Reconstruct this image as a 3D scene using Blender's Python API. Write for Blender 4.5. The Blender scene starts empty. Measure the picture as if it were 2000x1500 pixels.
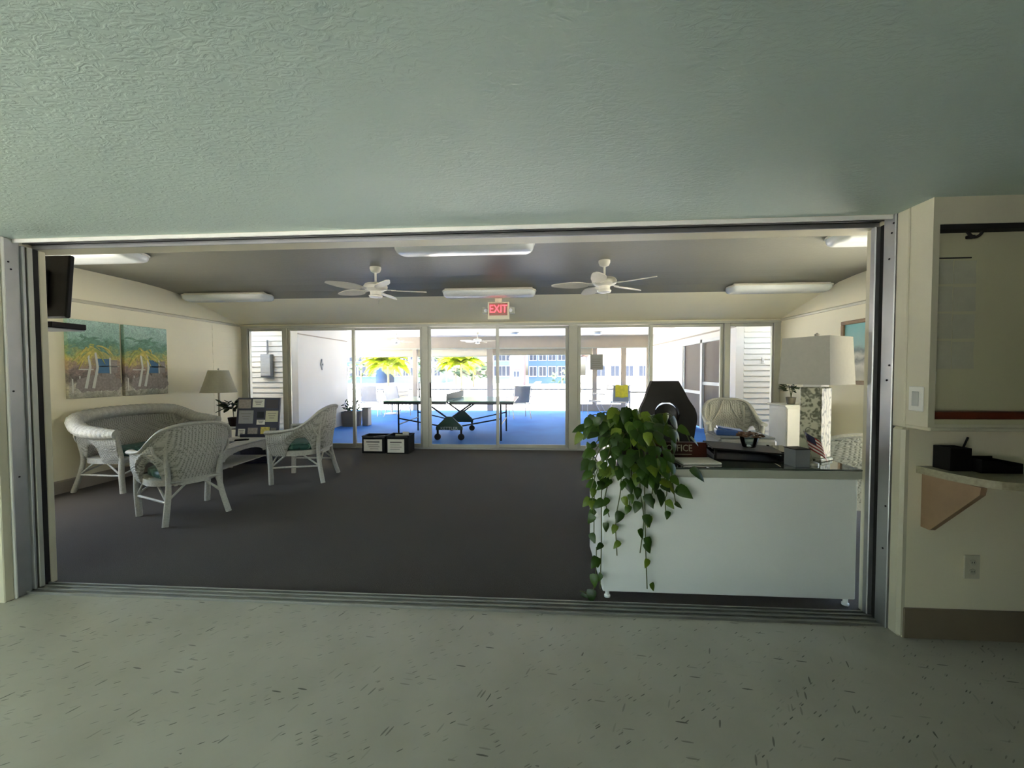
import bpy, bmesh, math, random
from mathutils import Vector, Matrix
random.seed(7)
PI = math.pi
scene = bpy.context.scene
col = scene.collection

# ------------------------------------------------------------------ camera
FPX, YAW, PITCH, ROLL = 770.87, 0.0672, 0.0303, -0.003
CAM = Vector((0.0, -2.095, 1.302))
def cam_axes():
    cy, sy, cp, sp = math.cos(YAW), math.sin(YAW), math.cos(PITCH), math.sin(PITCH)
    w = Vector((-sy*cp, cy*cp, -sp)); r = Vector((cy, sy, 0)); u = r.cross(w)
    cr, sr = math.cos(ROLL), math.sin(ROLL)
    return r*cr + u*sr, u*cr - r*sr, w
CR, CU, CW = cam_axes()
cd = bpy.data.cameras.new('camera'); cam = bpy.data.objects.new('camera', cd); col.objects.link(cam)
cd.sensor_width = 36.0; cd.sensor_fit = 'HORIZONTAL'; cd.lens = FPX*36/2000; cd.clip_end = 500; cd.clip_start = .02
cam.matrix_world = Matrix(((CR.x, CU.x, -CW.x, CAM.x), (CR.y, CU.y, -CW.y, CAM.y), (CR.z, CU.z, -CW.z, CAM.z), (0, 0, 0, 1)))
scene.camera = cam

# ------------------------------------------------------------------ light
SKY_STRENGTH, SUN_STRENGTH, EXPOSURE = 0.42, 3.5, 2.5
w = bpy.data.worlds.new('sky'); scene.world = w; w.use_nodes = True
nt = w.node_tree; nt.nodes.clear()
bg = nt.nodes.new('ShaderNodeBackground'); out = nt.nodes.new('ShaderNodeOutputWorld')
sky = nt.nodes.new('ShaderNodeTexSky'); sky.sky_type = 'NISHITA'; sky.sun_disc = False
sky.sun_elevation = math.radians(80); sky.sun_rotation = math.radians(-140); sky.air_density = 1.0; sky.dust_density = 5.0; sky.ozone_density = 1.0
nt.links.new(sky.outputs[0], bg.inputs[0]); bg.inputs[1].default_value = SKY_STRENGTH
nt.links.new(bg.outputs[0], out.inputs[0])
sd = bpy.data.lights.new('sun', 'SUN'); sd.energy = SUN_STRENGTH; sd.angle = math.radians(.6); sd.color = (1, .96, .88)
so = bpy.data.objects.new('sun', sd); col.objects.link(so)
so.location = (-10, 10, 20); so.rotation_euler = Vector((.10, .12, -.985)).to_track_quat('-Z', 'Y').to_euler()
vs = scene.view_settings
vs.view_transform = 'Standard'; vs.look = 'None'; vs.gamma = 1.0; vs.exposure = EXPOSURE; vs.use_curve_mapping = False
scene.display_settings.display_device = 'sRGB'
cy_ = scene.cycles
cy_.max_bounces = 10; cy_.diffuse_bounces = 6; cy_.glossy_bounces = 4; cy_.transparent_max_bounces = 16; cy_.transmission_bounces = 6
cy_.caustics_reflective = False; cy_.caustics_refractive = False
cy_.sample_clamp_indirect = 6.0

# ------------------------------------------------------------------ pixel helpers (photo is 2000 x 1500)
def ray(x, y): return CW + CR*((x-1000)/FPX) + CU*((750-y)/FPX)
def onz(x, y, z=0.0):
    d = ray(x, y); return CAM + d*((z-CAM.z)/d.z)
def ony(x, y, Y):
    d = ray(x, y); return CAM + d*((Y-CAM.y)/d.y)
def onx(x, y, X):
    d = ray(x, y); return CAM + d*((X-CAM.x)/d.x)

# ------------------------------------------------------------------ materials
def lin(c):
    r = []
    for v in c:
        v = v/255.0
        r.append(v/12.92 if v <= .04045 else ((v+.055)/1.055)**2.4)
    return tuple(r) + (1.0,)
MATS = {}
def nodes(name):
    m = bpy.data.materials.new(name); m.use_nodes = True
    t = m.node_tree; b = t.nodes['Principled BSDF']
    MATS[name] = m
    return m, t, b
def N(t, kind, **kw):
    n = t.nodes.new(kind)
    for k, v in kw.items():
        if hasattr(n, k): setattr(n, k, v)
        else: n.inputs[k].default_value = v
    return n
def L(t, a, b): t.links.new(a, b)
def ramp(t, stops, src, interp='LINEAR'):
    r = t.nodes.new('ShaderNodeValToRGB'); r.color_ramp.interpolation = interp
    els = r.color_ramp.elements
    while len(els) < len(stops): els.new(.5)
    for e, (p, c) in zip(els, stops): e.position = p; e.color = c
    if src is not None: L(t, src, r.inputs[0])
    return r
def mixc(t, fac, a, b, mode='MIX'):
    m = t.nodes.new('ShaderNodeMix'); m.data_type = 'RGBA'; m.blend_type = mode
    for i, v in ((0, fac), (6, a), (7, b)):
        if hasattr(v, 'is_linked'): L(t, v, m.inputs[i])
        else: m.inputs[i].default_value = v
    return m.outputs[2]
def math_(t, op, a, b=0.0, c=None):
    m = t.nodes.new('ShaderNodeMath'); m.operation = op
    for i, v in enumerate((a, b) if c is None else (a, b, c)):
        if hasattr(v, 'is_linked'): L(t, v, m.inputs[i])
        else: m.inputs[i].default_value = v
    return m.outputs[0]
def bump(t, b, height, strength, dist):
    n = t.nodes.new('ShaderNodeBump'); n.inputs['Strength'].default_value = strength; n.inputs['Distance'].default_value = dist
    L(t, height, n.inputs['Height']); L(t, n.outputs[0], b.inputs['Normal'])
def plain(name, c, rough=.5, metal=0.0, var=.06, nscale=6.0, bscale=0, bstr=0, bdist=.002, spec=.5, coat=0):
    m, t, b = nodes(name)
    tc = N(t, 'ShaderNodeTexCoord')
    no = N(t, 'ShaderNodeTexNoise'); no.inputs['Scale'].default_value = nscale; no.inputs['Detail'].default_value = 4
    L(t, tc.outputs['Object'], no.inputs['Vector'])
    cl = lin(c)
    lo = tuple(max(0, v*(1-var)) for v in cl[:3])+(1,); hi = tuple(min(1, v*(1+var)) for v in cl[:3])+(1,)
    r = ramp(t, [(.3, lo), (.7, hi)], no.outputs[0]); L(t, r.outputs[0], b.inputs['Base Color'])
    b.inputs['Roughness'].default_value = rough; b.inputs['Metallic'].default_value = metal
    b.inputs['Specular IOR Level'].default_value = spec
    if coat: b.inputs['Coat Weight'].default_value = coat; b.inputs['Coat Roughness'].default_value = .05
    if bstr:
        n2 = N(t, 'ShaderNodeTexNoise'); n2.inputs['Scale'].default_value = bscale; n2.inputs['Detail'].default_value = 3
        L(t, tc.outputs['Object'], n2.inputs['Vector']); bump(t, b, n2.outputs[0], bstr, bdist)
    return m
plain('cream_wall', (238, 232, 204), .6, var=.03, nscale=1.5, bscale=180, bstr=.15, bdist=.001)
plain('cream_trim', (204, 200, 176), .4, var=.03)
plain('soffit_paint', (236, 232, 206), .6, var=.02, nscale=2)
plain('shutter_paint', (196, 194, 160), .55, var=.04, nscale=3)
plain('white_paint', (228, 228, 222), .5, var=.03)
plain('porch_wall', (236, 232, 222), .6, var=.02, nscale=2)
plain('porch_ceiling', (222, 215, 200), .6, var=.02)
plain('siding', (226, 224, 212), .55, var=.03, nscale=4)
plain('header_beige', (170, 160, 142), .6, var=.03)
plain('shade_fabric', (240, 226, 200), .8, var=.03)
plain('aluminium', (176, 178, 178), .38, .85, var=.05, nscale=9)
plain('door_aluminium', (176, 178, 168), .4, .35, var=.04, nscale=5)
plain('track_metal', (146, 146, 140), .45, .7, var=.08, nscale=8)
plain('dark_gap', (16, 16, 14), .8, var=.02)
plain('black_plastic', (8, 8, 8), .5, var=.1, spec=.25)
plain('black_leather', (11, 10, 10), .5, spec=.3, var=.12, nscale=30, bscale=140, bstr=.25, bdist=.002)
plain('navy_board', (22, 24, 44), .5, var=.08)
plain('grey_plastic', (120, 124, 126), .5, var=.05)
plain('baseboard_vinyl', (128, 116, 96), .5, var=.06)
plain('baseboard_paint', (150, 140, 126), .55, var=.08)
plain('wicker_white', (184, 184, 174), .55, var=.14, nscale=70, bscale=110, bstr=.8, bdist=.006)
plain('desk_white', (238, 243, 240), .35, var=.02, nscale=2)
plain('desk_edge', (168, 172, 158), .45, var=.06)
plain('lamp_shade_grey', (182, 180, 168), .8, var=.03, nscale=50, bscale=300, bstr=.15, bdist=.001)
plain('lamp_shade_olive', (178, 176, 156), .8, var=.04, nscale=40)
plain('lamp_metal', (170, 166, 148), .4, .4)
plain('paper', (226, 224, 212), .7, var=.03)
plain('paper_dim', (186, 186, 164), .8, var=.05, nscale=14)
plain('print_grey', (120, 118, 112), .8)
plain('wood_brown', (58, 24, 14), .35, var=.2, nscale=14)
plain('wood_sill', (96, 44, 26), .45, var=.2, nscale=10)
plain('bracket_wood', (150, 124, 96), .6, var=.14, nscale=8)
plain('picture_frame', (140, 112, 78), .5, var=.12, nscale=20)
plain('pot_dark', (30, 18, 18), .5)
plain('pot_grey', (108, 104, 92), .6)
plain('soil', (40, 30, 22), .9)
plain('vine_stem', (70, 84, 34), .6)
plain('bark', (120, 104, 84), .85, var=.2, nscale=12)
plain('fan_white', (226, 224, 212), .4, var=.03)
plain('fan_blade', (214, 210, 194), .5, var=.05, nscale=10)
plain('lens_white', (226, 232, 232), .22, var=.02)
plain('red_print', (200, 40, 40), .6)
plain('green_frame', (20, 62, 44), .4)
plain('dark_steel', (40, 52, 58), .45, .3)
plain('blue_bottle', (60, 90, 150), .3)
plain('deck_white', (236, 232, 222), .8, var=.05, nscale=.8)
plain('patio_sling', (206, 196, 176), .7, var=.05)
plain('patio_frame', (200, 194, 184), .45, .2)
plain('towel_yellow', (238, 220, 60), .85, var=.12, nscale=16)
plain('umbrella_white', (244, 242, 234), .8)
plain('house_blue', (50, 78, 116), .7, var=.05, nscale=.6)
plain('house_cyan', (80, 102, 114), .7, var=.05, nscale=.6)
plain('house_brick', (96, 76, 76), .8, var=.12, nscale=3)
plain('roof_tile', (110, 78, 64), .8, var=.1, nscale=3)
plain('house_trim', (150, 156, 162), .6)
plain('window_dark', (30, 40, 58), .3)
plain('screen_dark', (104, 94, 84), .7, var=.06, nscale=4)
plain('hedge_green', (66, 84, 54), .8, var=.2, nscale=5)
plain('table_top_green', (112, 160, 150), .2)
plain('potpourri', (112, 82, 60), .9, var=.4, nscale=40)
plain('book_cover', (40, 50, 60), .5)
plain('box_grey', (150, 152, 150), .6)
plain('plaster_grey', (186, 190, 188), .7)

def m_weave():
    m, t, b = nodes('wicker_weave')
    tc = N(t, 'ShaderNodeTexCoord'); sp = N(t, 'ShaderNodeSeparateXYZ'); L(t, tc.outputs['Object'], sp.inputs[0])
    sx = math_(t, 'SINE', math_(t, 'MULTIPLY', math_(t, 'ADD', sp.outputs[0], sp.outputs[1]), 2*PI/.024))
    sz = math_(t, 'SINE', math_(t, 'MULTIPLY', sp.outputs[2], 2*PI/.018))
    hh = math_(t, 'ADD', math_(t, 'MULTIPLY', sx, .7), math_(t, 'MULTIPLY', math_(t, 'MULTIPLY', sx, sz), .5))
    r = ramp(t, [(0, lin((120, 120, 110))), (.45, lin((176, 176, 166))), (1, lin((196, 196, 187)))], math_(t, 'ADD', math_(t, 'MULTIPLY', hh, .42), .5))
    L(t, r.outputs[0], b.inputs['Base Color']); b.inputs['Roughness'].default_value = .6
    bump(t, b, hh, .6, .004)
m_weave()

def m_ceiling(name, c, sc, strg):
    m, t, b = nodes(name)
    tc = N(t, 'ShaderNodeTexCoord'); mp = N(t, 'ShaderNodeMapping'); L(t, tc.outputs['Object'], mp.inputs[0])
    mp.inputs['Scale'].default_value = (.55, 1.0, 1)
    n1 = N(t, 'ShaderNodeTexNoise'); n1.inputs['Scale'].default_value = sc; n1.inputs['Detail'].default_value = 5; n1.inputs['Distortion'].default_value = 1.4
    L(t, mp.outputs[0], n1.inputs['Vector'])
    n2 = N(t, 'ShaderNodeTexNoise'); n2.inputs['Scale'].default_value = 2.2; L(t, tc.outputs['Object'], n2.inputs['Vector'])
    hr = ramp(t, [(.42, (0, 0, 0, 1)), (.62, (1, 1, 1, 1))], n1.outputs[0])
    cl = lin(c); r = ramp(t, [(.3, tuple(v*.97 for v in cl[:3])+(1,)), (.7, cl)], n2.outputs[0])
    L(t, r.outputs[0], b.inputs['Base Color']); b.inputs['Roughness'].default_value = .5
    bump(t, b, hr.outputs[0], strg, .004)
m_ceiling('ceiling_textured', (210, 229, 221), 46, .32)
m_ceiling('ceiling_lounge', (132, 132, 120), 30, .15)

def m_carpet():
    m, t, b = nodes('carpet')
    tc = N(t, 'ShaderNodeTexCoord')
    n1 = N(t, 'ShaderNodeTexNoise'); n1.inputs['Scale'].default_value = 220; n1.inputs['Detail'].default_value = 2; L(t, tc.outputs['Object'], n1.inputs['Vector'])
    n2 = N(t, 'ShaderNodeTexNoise'); n2.inputs['Scale'].default_value = 1.4; n2.inputs['Detail'].default_value = 4; L(t, tc.outputs['Object'], n2.inputs['Vector'])
    a = ramp(t, [(.3, lin((42, 39, 35))), (.7, lin((70, 66, 60)))], n1.outputs[0])
    s = ramp(t, [(.35, (.86, .86, .86, 1)), (.65, (1, 1, 1, 1))], n2.outputs[0])
    L(t, mixc(t, 1.0, a.outputs[0], s.outputs[0], 'MULTIPLY'), b.inputs['Base Color'])
    b.inputs['Roughness'].default_value = .9; b.inputs['Specular IOR Level'].default_value = .2
    b.inputs['Sheen Weight'].default_value = .10; b.inputs['Sheen Roughness'].default_value = .45; b.inputs['Sheen Tint'].default_value = (1, .96, .92, 1)
    bump(t, b, n1.outputs[0], .7, .006)
m_carpet()

def m_vct():
    m, t, b = nodes('vinyl_tile')
    tc = N(t, 'ShaderNodeTexCoord')
    chk = N(t, 'ShaderNodeTexChecker'); chk.inputs['Scale'].default_value = 1/.305
    L(t, tc.outputs['Object'], chk.inputs['Vector'])
    def streak(rot, sc, thr, keep):
        m0 = N(t, 'ShaderNodeMapping'); m0.inputs['Rotation'].default_value = (0, 0, rot); L(t, tc.outputs['Object'], m0.inputs[0])
        mp = N(t, 'ShaderNodeMapping'); mp.inputs['Scale'].default_value = sc; L(t, m0.outputs[0], mp.inputs[0])
        v = N(t, 'ShaderNodeTexVoronoi'); v.voronoi_dimensions = '2D'; v.inputs['Scale'].default_value = 1; L(t, mp.outputs[0], v.inputs['Vector'])
        near = math_(t, 'LESS_THAN', v.outputs['Distance'], thr)
        sep = N(t, 'ShaderNodeSeparateColor'); L(t, v.outputs['Color'], sep.inputs[0])
        sel = math_(t, 'LESS_THAN', sep.outputs[0], keep)
        dark = math_(t, 'MULTIPLY', math_(t, 'MULTIPLY', near, sel), math_(t, 'ADD', math_(t, 'MULTIPLY', math_(t, 'POWER', sep.outputs[1], 2.2), .8), .08))
        return dark
    s1 = streak(.12, (10, 66, 1), .22, .10); s2 = streak(-1.15, (10, 66, 1), .22, .10)
    s3 = streak(-.6, (20, 120, 1), .24, .13)
    mk = N(t, 'ShaderNodeMix'); mk.data_type = 'FLOAT'; L(t, chk.outputs['Fac'], mk.inputs[0]); L(t, s1, mk.inputs[2]); L(t, s2, mk.inputs[3])
    tot = math_(t, 'MINIMUM', math_(t, 'ADD', mk.outputs[0], s3), .85)
    n2 = N(t, 'ShaderNodeTexNoise'); n2.inputs['Scale'].default_value = 3; n2.inputs['Detail'].default_value = 6; L(t, tc.outputs['Object'], n2.inputs['Vector'])
    base = ramp(t, [(.3, lin((170, 167, 153))), (.7, lin((186, 183, 170)))], n2.outputs[0])
    L(t, mixc(t, tot, base.outputs[0], lin((58, 58, 52))), b.inputs['Base Color'])
    rr = ramp(t, [(.3, (.32, .32, .32, 1)), (.7, (.48, .48, .48, 1))], n2.outputs[0]); L(t, rr.outputs[0], b.inputs['Roughness'])
    b.inputs['Specular IOR Level'].default_value = .4
m_vct()

def m_porch_floor():
    m, t, b = nodes('porch_carpet_blue')
    tc = N(t, 'ShaderNodeTexCoord')
    n1 = N(t, 'ShaderNodeTexNoise'); n1.inputs['Scale'].default_value = 1.2; n1.inputs['Detail'].default_value = 5; L(t, tc.outputs['Object'], n1.inputs['Vector'])
    r = ramp(t, [(.3, lin((18, 98, 184))), (.7, lin((34, 118, 202)))], n1.outputs[0]); L(t, r.outputs[0], b.inputs['Base Color'])
    b.inputs['Roughness'].default_value = .7
m_porch_floor()

def m_glass(name, tint=(1, 1, 1, 1), ior=1.5, rough=.0):
    m = bpy.data.materials.new(name); m.use_nodes = True; t = m.node_tree; t.nodes.clear(); MATS[name] = m
    o = N(t, 'ShaderNodeOutputMaterial'); mx = N(t, 'ShaderNodeMixShader'); tr = N(t, 'ShaderNodeBsdfTransparent'); gl = N(t, 'ShaderNodeBsdfGlossy')
    fr = N(t, 'ShaderNodeFresnel'); fr.inputs[0].default_value = ior
    gl.inputs['Roughness'].default_value = rough; tr.inputs[0].default_value = tint
    L(t, fr.outputs[0], mx.inputs[0]); L(t, tr.outputs[0], mx.inputs[1]); L(t, gl.outputs[0], mx.inputs[2]); L(t, mx.outputs[0], o.inputs[0])
m_glass('window_glass', (.96, .98, .97, 1), 1.25)
m_glass('drinking_glass', (.85, .9, .9, 1), 1.6)

def m_desk_glass():
    m, t, b = nodes('desk_glass')
    tc = N(t, 'ShaderNodeTexCoord'); no = N(t, 'ShaderNodeTexNoise'); no.inputs['Scale'].default_value = 2; L(t, tc.outputs['Object'], no.inputs['Vector'])
    r = ramp(t, [(.3, lin((70, 78, 72))), (.7, lin((84, 92, 84)))], no.outputs[0]); L(t, r.outputs[0], b.inputs['Base Color'])
    b.inputs['Roughness'].default_value = .03; b.inputs['IOR'].default_value = 1.7; b.inputs['Coat Weight'].default_value = .6; b.inputs['Coat Roughness'].default_value = .01
m_desk_glass()

def m_leaf(name, a, b_, c, rough=.4, trans=.25):
    m, t, b = nodes(name)
    oi = N(t, 'ShaderNodeObjectInfo'); tc = N(t, 'ShaderNodeTexCoord'); no = N(t, 'ShaderNodeTexNoise'); no.inputs['Scale'].default_value = 30; L(t, tc.outputs['Object'], no.inputs['Vector'])
    r = ramp(t, [(0, lin(a)), (.7, lin(b_)), (1, lin(c))], oi.outputs['Random'])
    r2 = ramp(t, [(.3, (.75, .75, .75, 1)), (.7, (1.15, 1.15, 1, 1))], no.outputs[0])
    c_ = mixc(t, 1.0, r.outputs[0], r2.outputs[0], 'MULTIPLY')
    L(t, c_, b.inputs['Base Color']); b.inputs['Roughness'].default_value = rough
    tl = N(t, 'ShaderNodeBsdfTranslucent'); L(t, c_, tl.inputs[0]); mx = N(t, 'ShaderNodeMixShader'); mx.inputs[0].default_value = trans
    o = t.nodes['Material Output']; L(t, b.outputs[0], mx.inputs[1]); L(t, tl.outputs[0], mx.inputs[2]); L(t, mx.outputs[0], o.inputs[0])
m_leaf('pothos_leaf', (34, 62, 14), (56, 92, 20), (112, 134, 36))
m_leaf('small_leaf', (34, 52, 26), (52, 74, 36), (70, 90, 44))
m_leaf('palm_leaf', (138, 154, 16), (154, 168, 20), (170, 176, 30), .5, .3)

def m_floral(name, bgc, inks, scale):
    m, t, b = nodes(name)
    tc = N(t, 'ShaderNodeTexCoord'); no = N(t, 'ShaderNodeTexNoise'); no.inputs['Scale'].default_value = scale*.6; no.inputs['Detail'].default_value = 2; L(t, tc.outputs['Object'], no.inputs['Vector'])
    add = N(t, 'ShaderNodeVectorMath'); add.operation = 'ADD'
    sc = N(t, 'ShaderNodeVectorMath'); sc.operation = 'SCALE'; sc.inputs[3].default_value = .25*6/scale; L(t, no.outputs[1], sc.inputs[0])
    L(t, tc.outputs['Object'], add.inputs[0]); L(t, sc.outputs[0], add.inputs[1])
    v = N(t, 'ShaderNodeTexVoronoi'); v.inputs['Scale'].default_value = scale; L(t, add.outputs[0], v.inputs['Vector'])
    w_ = N(t, 'ShaderNodeTexWave'); w_.inputs['Scale'].default_value = scale*.35; w_.inputs['Distortion'].default_value = 9; L(t, tc.outputs['Object'], w_.inputs['Vector'])
    a = ramp(t, [(.22, (1, 1, 1, 1)), (.48, (0, 0, 0, 1))], v.outputs['Distance'], 'LINEAR')
    a2 = ramp(t, [(.0, (1, 1, 1, 1)), (.16, (0, 0, 0, 1))], w_.outputs[0])
    c1 = mixc(t, a.outputs[0], lin(bgc), lin(inks[0])); c2 = mixc(t, math_(t, 'MULTIPLY', a2.outputs[0], .85), c1, lin(inks[1]))
    L(t, c2, b.inputs['Base Color']); b.inputs['Roughness'].default_value = .5
m_floral('floral_ceramic', (196, 194, 168), ((96, 96, 72), (84, 88, 68)), 34)
m_floral('cushion_green', (34, 82, 72), ((16, 44, 40), (120, 160, 140)), 16)

def m_painting(name, seed):
    m, t, b = nodes(name)
    tc = N(t, 'ShaderNodeTexCoord'); sp = N(t, 'ShaderNodeSeparateXYZ'); L(t, tc.outputs['Generated'], sp.inputs[0])
    mp = N(t, 'ShaderNodeMapping'); mp.inputs['Location'].default_value = (seed*3.1, seed*1.7, seed); L(t, tc.outputs['Object'], mp.inputs[0])
    no = N(t, 'ShaderNodeTexNoise'); no.inputs['Scale'].default_value = 9; no.inputs['Detail'].default_value = 6; no.inputs['Distortion'].default_value = .8; L(t, mp.outputs[0], no.inputs['Vector'])
    n2 = N(t, 'ShaderNodeTexNoise'); n2.inputs['Scale'].default_value = 26; n2.inputs['Detail'].default_value = 3; n2.inputs['Distortion'].default_value = 2.5; L(t, mp.outputs[0], n2.inputs['Vector'])
    h = math_(t, 'ADD', sp.outputs['Z'], math_(t, 'MULTIPLY', math_(t, 'SUBTRACT', no.outputs[0], .5), .42))
    r = ramp(t, [(.0, lin((150, 150, 132))), (.12, lin((196, 192, 176))), (.26, lin((104, 98, 92))), (.36, lin((156, 138, 128))),
                 (.44, lin((170, 150, 120))), (.50, lin((196, 184, 110))), (.58, lin((160, 172, 110))), (.66, lin((104, 146, 122))), (.78, lin((150, 188, 174))), (1, lin((176, 206, 194)))], h)
    k = ramp(t, [(.38, (.72, .72, .72, 1)), (.5, (1, 1, 1, 1)), (.64, (1.25, 1.25, 1.2, 1))], n2.outputs[0])
    L(t, mixc(t, .8, r.outputs[0], k.outputs[0], 'MULTIPLY'), b.inputs['Base Color']); b.inputs['Roughness'].default_value = .7
m_painting('palm_painting_a', 1.0); m_painting('palm_painting_b', 2.3)
plain('paint_lime', (168, 176, 96), .7, var=.25, nscale=30); plain('paint_window', (74, 116, 150), .7); plain('paint_white', (214, 216, 206), .7); plain('paint_dark', (150, 142, 134), .7, var=.2, nscale=40); plain('paint_palm', (108, 150, 126), .7, var=.25, nscale=30); plain('paint_gold', (206, 194, 104), .7, var=.25, nscale=30)
def m_seascape():
    m, t, b = nodes('sea_picture')
    tc = N(t, 'ShaderNodeTexCoord'); sp = N(t, 'ShaderNodeSeparateXYZ'); L(t, tc.outputs['Generated'], sp.inputs[0])
    no = N(t, 'ShaderNodeTexNoise'); no.inputs['Scale'].default_value = 12; no.inputs['Detail'].default_value = 5; L(t, tc.outputs['Object'], no.inputs['Vector'])
    h = math_(t, 'ADD', sp.outputs['Z'], math_(t, 'MULTIPLY', math_(t, 'SUBTRACT', no.outputs[0], .5), .22))
    r = ramp(t, [(0, lin((206, 204, 186))), (.14, lin((190, 188, 172))), (.26, lin((222, 218, 204))), (.36, lin((132, 136, 126))), (.44, lin((206, 208, 194))), (.52, lin((112, 128, 122))), (.62, lin((150, 190, 184))), (1, lin((120, 190, 190)))], h)
    L(t, r.outputs[0], b.inputs['Base Color']); b.inputs['Roughness'].default_value = .5
m_seascape()
def m_emit(name, c, s):
    m, t, b = nodes(name); b.inputs['Base Color'].default_value = lin(c); b.inputs['Emission Color'].default_value = lin(c); b.inputs['Emission Strength'].default_value = s
m_emit('exit_red', (255, 62, 72), .9)
plain('exit_face', (168, 120, 112), .5)

# ------------------------------------------------------------------ mesh builder
class MB:
    def __init__(s): s.v = []; s.f = []
    def quad(s, a, b, c, d):
        i = len(s.v); s.v += [tuple(a), tuple(b), tuple(c), tuple(d)]; s.f.append((i, i+1, i+2, i+3)); return s
    def box(s, c, d, rot=None, bev=0.0):
        c = Vector(c); h = Vector(d)*.5
        M = rot if rot is not None else Matrix.Identity(3)
        if isinstance(rot, (int, float)): M = Matrix.Rotation(rot, 3, 'Z')
        i = len(s.v)
        if bev <= 0:
            for z in (-1, 1):
                for x, y in ((-1, -1), (1, -1), (1, 1), (-1, 1)):
                    s.v.append(tuple(c + M @ Vector((x*h.x, y*h.y, z*h.z))))
            for f in ((3, 2, 1, 0), (4, 5, 6, 7), (0, 1, 5, 4), (1, 2, 6, 5), (2, 3, 7, 6), (3, 0, 4, 7)): s.f.append(tuple(i+k for k in f))
        else:
            b = min(bev, h.x*.95, h.y*.95, h.z*.95)
            idx = {}
            for sx in (-1, 1):
                for sy in (-1, 1):
                    for sz in (-1, 1):
                        for a in range(3):
                            p = Vector((sx*(h.x-(b if a != 0 else 0)), sy*(h.y-(b if a != 1 else 0)), sz*(h.z-(b if a != 2 else 0))))
                            idx[(sx, sy, sz, a)] = len(s.v); s.v.append(tuple(c + M @ p))
            g = lambda *k: idx[k]
            for a in range(3):
                o = [k for k in range(3) if k != a]
                for sg in (-1, 1):
                    ring = []
                    for p, q in ((-1, -1), (1, -1), (1, 1), (-1, 1)):
                        k = [0, 0, 0]; k[a] = sg; k[o[0]] = p; k[o[1]] = q
                        ring.append(g(k[0], k[1], k[2], a))
                    flip = (sg < 0) != (a == 1)
                    s.f.append(tuple(reversed(ring)) if flip else tuple(ring))
            for a in range(3):
                o = [k for k in range(3) if k != a]
                for p in (-1, 1):
                    for q in (-1, 1):
                        k0 = [0, 0, 0]; k1 = [0, 0, 0]
                        for k in (k0, k1): k[o[0]] = p; k[o[1]] = q
                        k0[a] = -1; k1[a] = 1
                        s.f.append((g(*k0, o[0]), g(*k1, o[0]), g(*k1, o[1]), g(*k0, o[1])))
            for sx in (-1, 1):
                for sy in (-1, 1):
                    for sz in (-1, 1): s.f.append((g(sx, sy, sz, 0), g(sx, sy, sz, 1), g(sx, sy, sz, 2)))
        return s
    def bx(s, x0, x1, y0, y1, z0, z1, bev=0.0): return s.box(((x0+x1)/2, (y0+y1)/2, (z0+z1)/2), (abs(x1-x0), abs(y1-y0), abs(z1-z0)), None, bev)
    def tube(s, pts, r, n=8, rz=None, closed=False):
        pts = [Vector(p) for p in pts]; m = len(pts)
        rs = r if isinstance(r, (list, tuple)) else [r]*m
        base = len(s.v); prev = None
        for k in range(m):
            a = pts[(k-1) % m] if (closed or k > 0) else pts[0]; b = pts[(k+1) % m] if (closed or k < m-1) else pts[-1]
            t = (b-a).normalized() if (b-a).length > 1e-9 else Vector((0, 0, 1))
            ref = prev if prev is not None else (Vector((0, 0, 1)) if abs(t.z) < .95 else Vector((0, 1, 0)))
            if rz is not None: ref = Vector((0, 0, 1))
            u = (ref - t*ref.dot(t)).normalized(); sd_ = t.cross(u); prev = u
            for j in range(n):
                an = 2*PI*j/n
                s.v.append(tuple(pts[k] + sd_*(math.cos(an)*rs[k]) + u*(math.sin(an)*(rs[k] if rz is None else rz*rs[k]/max(rs)))))
        for k in range(m if closed else m-1):
            for j in range(n):
                a0 = base+k*n+j; a1 = base+k*n+(j+1) % n; k2 = (k+1) % m
                s.f.append((a0, a1, base+k2*n+(j+1) % n, base+k2*n+j))
        if not closed:
            s.f.append(tuple(base+j for j in reversed(range(n)))); s.f.append(tuple(base+(m-1)*n+j for j in range(n)))
        return s
    def lathe(s, prof, n=20, c=(0, 0, 0), M=None):
        base = len(s.v); c = Vector(c)
        for r, z in prof:
            for j in range(n):
                p = Vector((r*math.cos(2*PI*j/n), r*math.sin(2*PI*j/n), z))
                s.v.append(tuple(c + (M @ p if M is not None else p)))
        for k in range(len(prof)-1):
            for j in range(n):
                s.f.append((base+k*n+j, base+k*n+(j+1) % n, base+(k+1)*n+(j+1) % n, base+(k+1)*n+j))
        if prof[0][0] > 1e-6: s.f.append(tuple(base+j for j in reversed(range(n))))
        if prof[-1][0] > 1e-6: s.f.append(tuple(base+(len(prof)-1)*n+j for j in range(n)))
        return s
    def prism(s, poly, axis, a, b):
        # poly: 2D points in the plane of the other two axes (in xyz order), extruded along axis from a to b
        i = len(s.v); n = len(poly)
        def P(p, q): return {'x': (q, p[0], p[1]), 'y': (p[0], q, p[1]), 'z': (p[0], p[1], q)}[axis]
        for q in (a, b):
            for p in poly: s.v.append(P(p, q))
        s.f.append(tuple(i+k for k in reversed(range(n)))); s.f.append(tuple(i+n+k for k in range(n)))
        for k in range(n): s.f.append((i+k, i+(k+1) % n, i+n+(k+1) % n, i+n+k))
        return s
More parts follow.
